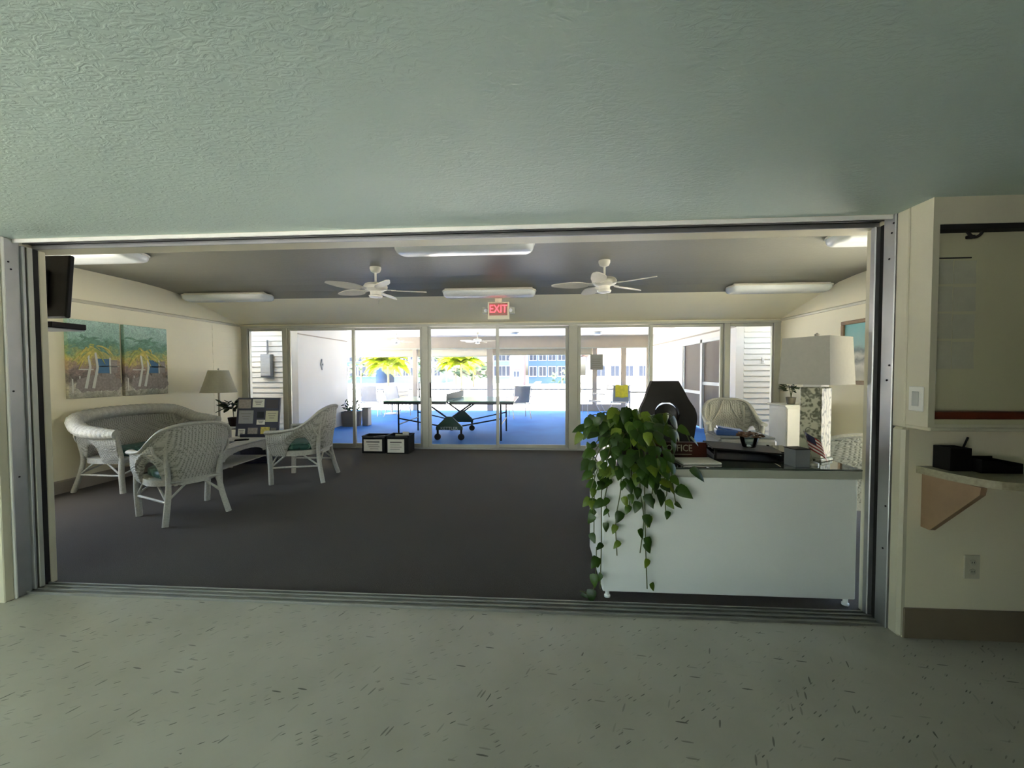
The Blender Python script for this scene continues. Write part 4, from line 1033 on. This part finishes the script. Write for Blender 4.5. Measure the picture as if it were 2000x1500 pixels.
MB().tube([(0, 0, .12), (0, 0, .40)], [.03, .025], 12).build('gas_lift', 'black_plastic', oc, 50)
MB().tube([(0, -.10, .40), (0, -.26, .42), (0, -.30, .60)], .022, 8).build('back_bar', 'black_plastic', oc, 50)
for k in range(5):
    an = 2*PI*k/5+.3; c_, s_ = math.cos(an), math.sin(an)
    sp_ = MB().tube([(0, 0, .12), (.27*c_, .27*s_, .075)], [.028, .018], 8).build('base_spoke', 'black_plastic', oc, 50)
    MB().lathe([(.024, -.012), (.028, 0), (.024, .012)], 14, (.27*c_, .27*s_, .028), Matrix.Rotation(PI/2, 3, 'X')).tube([(.27*c_, .27*s_, .03), (.27*c_, .27*s_, .078)], .008, 6).build('caster', 'black_plastic', sp_)

# OFFICE block sign
ofs = thing('office_sign', 'brown wooden desk sign lettered OFFICE', 'sign', (.862, .40, DZ))
MB().prism([(-.022, 0), (.022, 0), (.012, .098), (-.012, .098)], 'x', -.165, .165).build('block', 'wood_brown', ofs)
tl = math.atan2(.010, .098)
text_part('lettering', 'OFFICE', .058, 'paper_dim', ofs, T(.0, -.0178, .062) @ Matrix.Rotation(-tl, 4, 'X') @ FACE_Y, .0012, .85)
MB().box((.0, -.0205, .026), (.15, .0015, .0035), Matrix.Rotation(-tl, 3, 'X')).build('underline', 'paper_dim', ofs)

# patterned lamp on desk
dl = thing('desk_lamp', 'square table lamp with floral column and pale drum shade on the desk', 'table lamp', (1.668, .40, DZ), math.radians(30))
MB().bx(-.066, .066, -.066, .066, 0, .018, .004).build('base', 'floral_ceramic', dl)
MB().bx(-.058, .058, -.058, .058, .018, .438, .006).build('column', 'floral_ceramic', dl)
MB().bx(-.048, .048, -.048, .048, .438, .456, .004).build('column_cap', 'white_paint', dl)
MB().tube([(0, 0, .45), (0, 0, .748)], .006, 8).lathe([(.012, .742), (.014, .754), (0, .764)], 10).build('harp', 'lamp_metal', dl)
b = MB(); s0, s1 = .138, .126
for (q0, q1, zz0, zz1) in ((s0, s1, .455, .735), (s1-.006, s0-.006, .735, .455)):
    i = len(b.v)
    for q, zz in ((q0, zz0), (q1, zz1)):
        for x, y in ((-1, -1), (1, -1), (1, 1), (-1, 1)): b.v.append((x*q, y*q, zz))
    for j in range(4): b.f.append((i+j, i+(j+1) % 4, i+4+(j+1) % 4, i+4+j))
for j in range(4): b.f.append((4+j, 4+(j+1) % 4, 8+(j+1) % 4, 8+j)); b.f.append((j, (j+1) % 4, 12+(j+1) % 4, 12+j))
b.build('shade', 'lamp_shade_grey', dl)
MB().tube([(-.122, 0, .725), (.122, 0, .725)], .003, 6).tube([(0, -.122, .725), (0, .122, .725)], .003, 6).build('shade_ring', 'lamp_metal', dl)

# small flag on the desk
fl = thing('desk_flag', 'small striped flag on a tilted stick in front of the patterned lamp', 'flag', (1.56, .25, DZ))
MB().lathe([(.028, 0), (.028, .012), (.010, .02)], 14).build('stand', 'lamp_metal', fl, 40)
MB().tube([(0, 0, .015), (-.055, 0, .195)], .003, 6).lathe([(.005, 0), (0, .008)], 8, (-.055, 0, .195)).build('stick', 'lamp_metal', fl)
plain('flag_red', (150, 44, 40), .8); plain('flag_white', (214, 206, 196), .8); plain('flag_blue', (40, 40, 66), .8)
def flagpt(u, v):   # u along the fly, v down the hoist
    hx, hz = -.053+.030*v, .190-.098*v
    return Vector((hx + .125*u - .02*u*u, -.006+.012*math.sin(u*7), hz - .062*u - .02*u*u))
for k in range(9):
    v0, v1 = k/9, (k+1)/9
    MB().sheet(lambda u, v, v0=v0, v1=v1: (flagpt(u, v0+(v1-v0)*v), (0, -1, 0)), 8, 1, .0012).build('stripe', 'flag_red' if k % 2 == 0 else 'flag_white', fl)
MB().sheet(lambda u, v: (flagpt(u*.45, v*.5)+Vector((0, -.0022, 0)), (0, -1, 0)), 4, 2, .001).build('canton', 'flag_blue', fl)

# black trays, glass dish, mug on the desk
lt = thing('black_tray', 'black flat document tray standing on the desk beside the office sign', 'tray', (1.27, .45, DZ), -.18)
MB().bx(-.19, .19, -.13, .13, 0, .006, .002).bx(-.19, -.184, -.13, .13, .006, .03).bx(.184, .19, -.13, .13, .006, .03).bx(-.184, .184, .124, .13, .006, .03).build('lower_tray', 'black_plastic', lt)
MB().box((0, 0, .058), (.40, .27, .010), Matrix.Rotation(.05, 3, 'Y'), .003).build('upper_tray', 'black_plastic', lt)
for x in (-.18, .18):
    for y in (-.115, .115): MB().bx(x-.006, x+.006, y-.006, y+.006, .006, .062).build('riser', 'black_plastic', lt)
gd = thing('glass_dish', 'clear glass dish of brown dried petals on the black tray', 'dish', (1.30, .43, DZ+.066))
MB().lathe([(.034, 0), (.038, .004), (.05, .05), (.054, .075), (.050, .075), (.046, .05), (.033, .008)], 20).build('bowl', 'drinking_glass', gd, 50)
b = MB(); rnd = random.Random(5)
for k in range(60):
    a = rnd.uniform(0, 2*PI); r = .075*math.sqrt(rnd.random()); z = .070+.028*(1-(r/.08)**2)*rnd.random()
    b.box((r*math.cos(a), r*math.sin(a), z), (.022, .015, .004), Matrix.Rotation(rnd.uniform(0, 6), 3, 'Z') @ Matrix.Rotation(rnd.uniform(-.7, .7), 3, 'X'))
o = b.build('dried_petals', 'potpourri', gd); o['kind'] = 'stuff'
mg = thing('pencil_cup', 'dark grey square cup between the glass dish and the flag', 'cup', (1.462, .235, DZ), .15)
b = MB()
for x0, x1, y0, y1 in ((-.042, -.037, -.042, .042), (.037, .042, -.042, .042), (-.037, .037, -.042, -.037), (-.037, .037, .037, .042)): b.bx(x0, x1, y0, y1, .004, .10)
b.bx(-.042, .042, -.042, .042, 0, .005).build('cup_body', 'grey_plastic', mg); MB().bx(-.045, .045, -.045, .045, .096, .100).build('cup_rim', 'black_plastic', mg)
cl = MB().box((0, 0, .006), (.22, .15, .012), None, .003).build('reflection_block', 'paper'); cl.location = (.93, .285, DZ); cl.rotation_euler = (0, 0, .06); tag(cl, 'white block standing in for the window reflection on the desk glass', 'reflection')  # white block painted in for the glass door reflected in the desk top
# printer on a low stand behind the desk
ps = thing('printer_stand', 'grey low stand behind the desk carrying the printer', 'stand', (1.70, 1.36, 0))
MB().bx(-.24, .24, -.20, .20, .56, .585, .004).build('stand_top', 'grey_plastic', ps)
for s in (-1, 1):
    for q in (-1, 1): MB().bx(s*.21-.015, s*.21+.015, q*.17-.015, q*.17+.015, 0, .56).build('leg', 'grey_plastic', ps)
pt = thing('printer', 'grey desktop printer with papers on top behind the office chair', 'printer', (1.70, 1.36, .585), -.08)
MB().bx(-.22, .22, -.17, .17, 0, .17, .02).build('body', 'box_grey', pt); MB().bx(-.16, .16, -.19, -.17, .03, .08, .006).build('paper_slot', 'grey_plastic', pt); MB().bx(-.21, .21, -.16, .16, .17, .185, .006).build('lid', 'grey_plastic', pt)
fo = MB().box((0, 0, .022), (.20, .15, .044), None, .006).box((-.01, 0, .050), (.16, .12, .012), Matrix.Rotation(.15, 3, 'Y')).build('folder_stack', 'blue_bottle'); fo.location = (1.60, 1.34, .770); fo.rotation_euler = (0, 0, -.3); tag(fo, 'blue and white folders stacked on the printer', 'folders')

# ================================================================== POTHOS
po = thing('pothos_plant', 'trailing pothos plant spilling over the front corner of the desk', 'potted plant', (.565, .36, DZ))
MB().lathe([(.075, 0), (.08, .006), (.105, .13), (.11, .14), (.098, .14), (.095, .125)], 24).build('pot', 'pot_dark', po, 40)
MB().lathe([(.095, .122), (0, .128)], 16).build('soil', 'soil', po)
rnd = random.Random(21); pleaf = leaf_mesh('leaf', 'pothos_leaf', .36, True)
ox, oy, oz = .565, .36, DZ
nleaf = 0
def add_leaf(p, outv, size):
    global nleaf
    if nleaf >= 290: return
    d = Vector(outv); size *= .95; tip = Vector((d.x*.5+rnd.uniform(-.45, .45), d.y*.5+rnd.uniform(-.35, .2), -.75+rnd.uniform(-.3, .5)))
    nrm = Vector((d.x*.6+rnd.uniform(-.5, .5), -.75+d.y*.4+rnd.uniform(-.3, .3), .55+rnd.uniform(-.3, .3)))
    place('leaf', pleaf, po, leaf_matrix(p, tip, nrm, size, rnd.uniform(.9, 1.1))); nleaf += 1
def vine(pts, n, r=.0032, step=.05, s0=.085, s1=.055, startt=.15, gap=1.0):
    c = catmull(pts, n); MB().tube(c, r, 5).build('vine', 'vine_stem', po)
    acc = 0; L_ = sum((c[i+1]-c[i]).length for i in range(n)); d = 0
    for i in range(n):
        seg = (c[i+1]-c[i]).length; d += seg; acc += seg
        if acc > step and d/L_ > startt:
            acc = 0; off = Vector((rnd.uniform(-1, 1), rnd.uniform(-1, .1), rnd.uniform(-.2, .4)))*.022
            p = c[i]+off; add_leaf(p, (p-Vector((0, 0, .1))).normalized(), (s0+(s1-s0)*d/L_)*rnd.uniform(.85, 1.2))
W_ = lambda x, y, z: Vector((x-ox, y-oy, z-oz))
# long trailing vines down the front and the side of the desk (targets read off the photo, on the desk's front plane)
FYd = DY0-.035
for px, py, st_ in ((1172, 1150, .085), (1264, 1150, .095), (1205, 1085, .07), (1250, 1080, .07), (1190, 1010, .06), (1300, 1000, .06), (1230, 1000, .06), (1160, 1000, .06), (1275, 985, .06), (1320, 985, .06)):
    e = ony(px, py, FYd); x_ = e.x
    vine([W_(.565+rnd.uniform(-.03, .03), .33, DZ+.13), W_((.565+x_)/2, .24, DZ+.17), W_(x_*.8+.565*.2, FYd+.02, DZ+.06), W_(x_+rnd.uniform(-.02, .02), FYd, DZ-.12), W_(x_+rnd.uniform(-.025, .025), FYd, (DZ+e.z)/2-.05), W_(x_, FYd, e.z)], 34, .003, st_, .095, .055)
for yy, zz in ((.30, .40), (.22, .30), (.40, .55)):
    vine([W_(.53, .36, DZ+.13), W_(.44, yy+.02, DZ+.16), W_(.335, yy, DZ+.04), W_(.325, yy, DZ-.15), W_(.322, yy-.01, zz)], 24, .003, .06, .095, .06)
# one stem reaching the carpet at the desk corner
vine([W_(.33, .16, .30), W_(.32, .14, .12), W_(.30, .17, .03), W_(.24, .20, .02)], 12, .003, .07, .07, .07)
# bushy crown
for k in range(22):
    a = rnd.uniform(PI*.9, 2*PI*1.02) if k % 3 else rnd.uniform(0, PI); r = rnd.uniform(.08, .30); zt = rnd.uniform(.12, .29)*(1-.9*r/.42)
    ex_, ey_ = r*math.cos(a), r*math.sin(a)*.75
    vine([(0.03*math.cos(a), .03*math.sin(a), .13), (ex_*.5, ey_*.5, .17+zt*.6), (ex_, ey_, .13+zt), (ex_*1.15, ey_*1.15, .08+zt*.7)], 12, .003, .045, .10, .085)
rest = 285-nleaf
for k in range(max(0, rest)):
    a = rnd.uniform(PI*.95, 2*PI*1.0); r = rnd.uniform(.10, .285); z = rnd.uniform(-.20, .28)*(1-.5*(r/.3)**2)
    yy = max(r*math.sin(a)*.9, -.27); p = Vector((r*math.cos(a)*1.05, yy, z+.05))
    if z < 0.02 and p.y > -.225 and p.x > -.21: p.y = -.232
    add_leaf(p, p.normalized(), rnd.uniform(.075, .11))

# ================================================================== PORCH FURNITURE
tt = thing('ping_pong_table', 'folding table tennis table with dark steel frame on the blue porch floor', 'table tennis table', (-1.72, 6.02, -.012))
for s in (-1, 1):
    MB().bx(s*.01, s*1.27, -.74, .74, .745, .765, .003).build('table_half', 'table_top_green', tt)
    MB().bx(s*.03, s*1.25, -.745, -.72, .70, .745).build('side_rail', 'dark_steel', tt); MB().bx(s*.03, s*1.25, .72, .745, .70, .745).build('side_rail', 'dark_steel', tt)
    for q in (-1, 1):
        MB().tube([(s*1.0, q*.62, 0), (s*1.0, q*.62, .72)], .018, 8).build('leg', 'dark_steel', tt)
        MB().tube([(s*1.0, q*.62, .42), (s*.22, q*.5, .26)], .014, 8).build('brace', 'dark_steel', tt)
    MB().tube([(s*1.0, -.62, .30), (s*1.0, .62, .30)], .014, 8).build('crossbar', 'dark_steel', tt)
for q in (-1, 1):
    MB().prism([(-.26, .20), (.26, .20), (.26, .26), (.05, .46), (-.05, .46), (-.26, .26)], 'y', q*.62-.02, q*.62+.02).build('undercarriage', 'green_frame', tt)
    for s in (-1, 1):
        MB().tube([(s*.05, q*.62, .44), (s*.42, q*.62, .70)], .018, 8).build('strut', 'dark_steel', tt)
        MB().tube([(s*.23, q*.62, .22), (s*.23, q*.62, .10)], .022, 8).build('wheel_fork', 'black_plastic', tt)
        MB().lathe([(.03, -.02), (.062, -.02), (.066, 0), (.062, .02), (.03, .02)], 18, (s*.23, q*.62, .066), Matrix.Rotation(PI/2, 3, 'X')).build('wheel', 'black_plastic', tt)
text_part('lettering', 'KETTLER', .075, 'white_paint', tt, T(0, -.643, .232) @ FACE_Y, .001, 1.15)
for q in (-1, 1): MB().tube([(0, q*.80, .70), (0, q*.80, .92)], .010, 8).tube([(0, q*.72, .75), (0, q*.80, .75)], .010, 8).build('net_post', 'dark_steel', tt)
plain('net_mesh', (70, 84, 84), .8)
MB().bx(-.002, .002, -.80, .80, .77, .905).build('net', 'net_mesh', tt)

def patio_chair(label, loc, rz, grp):
    t = thing('patio_chair', label, 'patio chair', loc, rz, grp)
    MB().sheet(lambda u, v: ((-.23+.46*u, -.22+.46*v, .42-.03*math.sin(PI*v)), (0, 0, 1)), 4, 6, .008).build('seat_sling', 'patio_sling', t)
    MB().sheet(lambda u, v: ((-.23+.46*u, -.22-.16*v, .44+.46*v+0*u), (0, -.94, .34)), 4, 6, .008).build('back_sling', 'patio_sling', t)
    for s in (-1, 1):
        MB().tube(catmull([(s*.25, .26, 0), (s*.25, .22, .42), (s*.25, -.20, .42), (s*.25, -.39, .92)], 14), .013, 8).build('side_frame', 'patio_frame', t, 50)
        MB().tube([(s*.25, -.34, 0), (s*.25, -.10, .42)], .013, 8).build('leg', 'patio_frame', t)
        MB().tube(catmull([(s*.26, .22, .42), (s*.28, .20, .62), (s*.28, -.10, .64), (s*.25, -.28, .62)], 10), .012, 8).build('arm', 'patio_frame', t, 50)
    MB().tube([(-.25, -.39, .915), (.25, -.39, .915)], .013, 8).build('top_bar', 'patio_frame', t)
    return t
pcg = 'sling patio chairs on the porch'
pcs = patio_chair('beige sling patio chair at the round porch table, facing the pool deck', (-5.1, 9.6, -.012), .2, pcg)
dup(pcs, (-4.2, 9.45, -.012), -.3, 'beige sling patio chair beside the table tennis table end, facing the deck', pcg)
dup(pcs, (-4.6, 10.75, -.012), PI+.1, 'beige sling patio chair facing the house across the round table', pcg)
dup(pcs, (-.55, 9.3, -.012), .3, 'beige sling patio chair standing alone behind the table tennis table', pcg)
dup(pcs, (1.70, 10.3, -.012), PI/2+.2, 'sling patio chair in front of the porch post with the notice', pcg)
dup(pcs, (2.40, 9.75, -.012), -.1, 'sling patio chair with a yellow towel over its back', pcg)
rtb = thing('round_table', 'round white patio table between the porch chairs', 'patio table', (-4.65, 10.15, -.012))
MB().lathe([(.50, .70), (.52, .71), (.52, .725), (0, .73)], 28).build('table_top', 'patio_sling', rtb, 40); MB().tube([(0, 0, .03), (0, 0, .70)], .03, 10).build('column', 'patio_frame', rtb); MB().lathe([(.25, 0), (.25, .02), (.04, .05)], 20).build('foot', 'patio_frame', rtb)
tw = MB().sheet(lambda u, v: ((-.17+.34*u, -.42-.012-(.05*math.sin(PI*(v-.3)/.4) if .3 < v < .7 else 0)*0+(.03 if v < .5 else -.03)*1-(.08*abs(v-.5)), .935-.70*abs(v-.5)+.012*math.sin(u*9)), (0, 1, 0)), 8, 14, .010).build('yellow_towel', 'towel_yellow'); tw.location = (2.40, 9.75, -.012); tw.rotation_euler = (0, 0, -.1); tag(tw, 'yellow towel hung over a patio chair back on the porch', 'towel')
stb = thing('porch_table', 'long pale table beside the towel chair at the porch end', 'table', (3.10, 10.5, -.012))
MB().bx(-.35, .42, -.3, .3, .66, .70, .005).build('table_top', 'patio_sling', stb)
for s in (-.3, .37):
    for q in (-.25, .25): MB().bx(s-.02, s+.02, q-.02, q+.02, 0, .66).build('leg', 'patio_frame', stb)
# planter at the end of the porch wall
pn_ = thing('planter_box', 'dark planter box with leafy flowers at the end of the porch wall', 'planter', (-4.58, 7.30, -.012))
MB().prism([(-.16, 0), (.16, 0), (.19, .36), (-.19, .36)], 'y', -.16, .16).build('planter', 'pot_grey', pn_); MB().bx(-.17, .17, -.15, .15, .34, .365).build('soil', 'soil', pn_)
rnd = random.Random(4)
for k in range(44):
    p = (rnd.uniform(-.15, .15), rnd.uniform(-.14, .14), .36+rnd.uniform(0, .22)); place('leaf', sleaf, pn_, leaf_matrix(p, (rnd.uniform(-1, 1), rnd.uniform(-1, 1), rnd.uniform(-.2, 1)), (rnd.uniform(-.5, .5), -.6, .8), rnd.uniform(.08, .13)))
pb_ = thing('white_pedestal', 'pale square pedestal box next to the planter', 'pedestal', (-4.27, 7.44, -.012))
MB().bx(-.08, .08, -.1, .1, 0, .42, .01).build('pedestal_body', 'header_beige', pb_); MB().bx(-.09, .09, -.11, .11, .42, .445, .005).build('pedestal_cap', 'header_beige', pb_)
# porch fans and flush lights
f3 = dup(f1, (-4.40, 9.85, PC), .2, 'ceiling fan on the porch above the round patio table', 'porch ceiling fans')
f4 = dup(f1, (-1.85, 9.85, PC), .9, 'ceiling fan on the porch behind the table tennis table', 'porch ceiling fans')
for i, (x, y) in enumerate(((-.72, 9.8), (1.75, 9.9))):
    t = thing('flush_light', ['white dome light on the porch ceiling beside the fan', 'white dome light on the porch ceiling near the notice door'][i], 'ceiling light', (x, y, PC), 0, 'porch dome lights')
    MB().lathe([(.15, 0), (.15, -.03), (.14, -.035)], 24).build('rim', 'fan_white', t, 40); MB().lathe([(.14, -.034), (.12, -.075), (.06, -.098), (0, -.104)], 24).build('dome', 'lens_white', t, 40)

# ================================================================== OUTDOORS: palms, umbrella, loungers, houses, hedge
def frond_mesh(seed):
    rnd = random.Random(seed); b = MB(); Lr = 1.05
    P = [Vector((Lr*t*(1-.12*t), 0, .62*t-.85*t*t)) for t in [k/10 for k in range(11)]]
    b.tube(P, [.014-.001*k for k in range(11)], 4)
    for k in range(1, 11):
        for h_ in (0, .5):
            t = min(1, (k+h_)/10.5); i = min(9, int(t*10)); p = P[i].lerp(P[i+1], t*10-i)
            ln = .34*math.sin(PI*min(1, .15+t*.85))+.06
            for s in (-1, 1):
                d = Vector((.55, s*.8, -.28-.2*rnd.random())).normalized(); e = p+d*ln; w_ = Vector((.045, 0, .0))
                b.v += [tuple(p-w_*.6), tuple(p+w_*.6), tuple(p.lerp(e, .55)+w_), tuple(e), tuple(p.lerp(e, .55)-w_)]
                n = len(b.v); b.f.append((n-5, n-4, n-3, n-2, n-1))
    return b.mesh('frond', 'palm_leaf')
FR = [frond_mesh(k) for k in range(3)]
def palm(label, x, y, h, sc, seed):
    rnd = random.Random(seed); t = thing('palm_tree', label, 'palm tree', (x, y, -.03), 0, 'palms on the pool deck')
    MB().tube([(0, 0, 0), (.03, 0, h*.5), (0, 0, h)], [.07, .05, .045], 10).build('trunk', 'bark', t, 50)
    for k in range(40):
        a = 2*PI*k/22*2.6; el = rnd.uniform(-.35, .75)
        M = T(0, 0, h) @ Matrix.Rotation(a, 4, 'Z') @ Matrix.Rotation(-el, 4, 'Y') @ Matrix.Scale(sc*rnd.uniform(.8, 1.1), 4)
        place('frond', FR[k % 3], t, M)
    return t
q = ony(757, 716, 17.0); palm('yellow-green palm standing outside the left porch bay', q.x, 17.0, 1.75, 1.25, 1)
q = ony(900, 718, 16.0); palm('yellow-green palm standing outside the middle porch bay', q.x, 16.0, 1.70, 1.15, 2)
um = thing('pool_umbrella', 'white pool umbrella open behind the middle palm', 'umbrella', (ony(872, 715, 24).x, 24, -.03))
MB().tube([(0, 0, 0), (0, 0, 2.2)], .03, 8).build('pole', 'patio_frame', um); MB().lathe([(1.25, 1.72), (1.20, 1.80), (.05, 2.18), (0, 2.2)], 8).lathe([(1.22, 1.73), (0, 2.12)], 8).build('canopy', 'umbrella_white', um); MB().lathe([(.25, 0), (.25, .06), (.05, .1)], 14).build('base', 'plaster_grey', um)
def lounger(label, loc, rz):
    t = thing('pool_lounger', label, 'lounger', loc, rz, 'white loungers on the pool deck')
    MB().bx(-.30, .30, -.30, .95, .28, .32, .01).build('bed', 'umbrella_white', t); MB().box((0, -.58, .45), (.60, .66, .035), Matrix.Rotation(-.6, 3, 'X'), .01).build('backrest', 'umbrella_white', t)
    for s in (-1, 1):
        for y in (-.25, .85): MB().bx(s*.26-.02, s*.26+.02, y-.02, y+.02, 0, .28).build('leg', 'patio_frame', t)
    return t
L0 = lounger('white lounger on the deck beyond the left porch bay', (-9.5, 21, -.03), .5)
for x, y, r, lb in ((-6.3, 22.5, .2, 'white lounger on the deck between the two palms'), (-2.2, 23, -.2, 'white lounger on the deck right of the umbrella'), (.6, 22, .3, 'white lounger on the deck in front of the blue house'), (2.6, 24, -.4, 'white lounger on the deck in front of the brick chimney wall'), (-.6, 27, .8, 'white lounger on the far side of the deck')):
    dup(L0, (x, y, -.03), r, lb)
def house(label, x0, x1, y, h, mat, cols, rows, ww, wh, roof=True):
    t = thing('house', label, 'house', ((x0+x1)/2, y, -.03)); a = (x1-x0)/2
    MB().bx(-a, a, 0, 7, 0, h).build('wall', mat, t)
    for r in range(rows):
        for c in range(cols):
            x = -a+(c+.5)*2*a/cols; z = .9+r*1.75
            f = MB().bx(x-ww/2-.08, x+ww/2+.08, -.06, 0, z-.08, z+wh+.08).build('window', 'house_trim', t)
            MB().bx(x-ww/2, x-.03, -.09, -.06, z, z+wh).build('window_pane', 'window_dark', f); MB().bx(x+.03, x+ww/2, -.09, -.06, z, z+wh).build('window_pane', 'window_dark', f)
    if roof: MB().prism([(-.6, h), (7.6, h), (3.5, h+1.8)], 'x', -a-.5, a+.5).build('roof', 'roof_tile', t)
    return t
HY = 42
def hx(px): return ony(px, 740, HY).x
house('pale blue house with rows of windows beyond the pool deck', hx(1032), hx(1125), HY, 4.6, 'house_blue', 5, 2, .75, 1.0)
house('pale cyan house behind the umbrella and lamp post', hx(955), hx(1003), HY+1, 4.6, 'house_cyan', 3, 2, .8, 1.1)
house('brown brick house wall between the blue and cyan houses', hx(1007), hx(1028), HY-9, 4.8, 'house_brick', 1, 1, .5, .5)
house('blue house with white trim beyond the left palm', hx(630), hx(720), HY+2, 4.6, 'house_blue', 5, 2, .9, 1.1)
house('grey-blue house beyond the gap between the palms', hx(745), hx(845), HY+4, 4.4, 'house_cyan', 6, 2, .7, 1.0)
house('white house with tiled roof beyond the porch notice', hx(1150), hx(1300), HY-4, 3.1, 'porch_wall', 6, 1, .8, 1.0)
lpst = thing('lamp_post', 'white globe lamp post on the far pool deck', 'lamp post', (ony(999, 720, 26).x, 26, -.03))
MB().tube([(0, 0, 0), (0, 0, 2.1)], .04, 8).build('pole', 'plaster_grey', lpst); MB().lathe([(.05, 2.1), (.16, 2.2), (.18, 2.32), (.12, 2.45), (0, 2.5)], 14).build('globe', 'umbrella_white', lpst, 50)
rnd = random.Random(12)
hl = leaf_mesh('leaf', 'hedge_green', .5, False)
def shrub(label, x, y, rw, h, n):
    t = thing('shrub', label, 'shrub', (x, y, -.03), 0, 'shrubs in front of the far houses')
    MB().tube([(0, 0, 0), (0, 0, h*.6)], .08, 8).build('stem', 'bark', t)
    for k in range(n):
        a = rnd.uniform(0, 2*PI); u = rnd.uniform(-.6, 1); r = rw*math.sqrt(1-u*u*.9)*rnd.uniform(.6, 1)
        p = Vector((r*math.cos(a), r*math.sin(a), h*.55+u*h*.45)); place('leaf', hl, t, leaf_matrix(p, (p.x, p.y, rnd.uniform(-.5, .6)), (p.x*.3, -.5, 1), h*.28))
for i, (px, Y, rw, h) in enumerate(((838, 34, 1.2, 3.0), (890, 39, 1.2, 3.6), (925, 34, 1.0, 3.0), (705, 37, 1.2, 2.6), (1098, 36, .8, 1.4))):
    shrub(['grey-green tree behind the white umbrella', 'tall grey-green tree behind the middle palm', 'grey-green tree left of the cyan house', 'low shrub in front of the left blue house', 'small shrub at the corner of the blue house'][i], ony(px, 730, Y).x, Y, rw, h, 46)
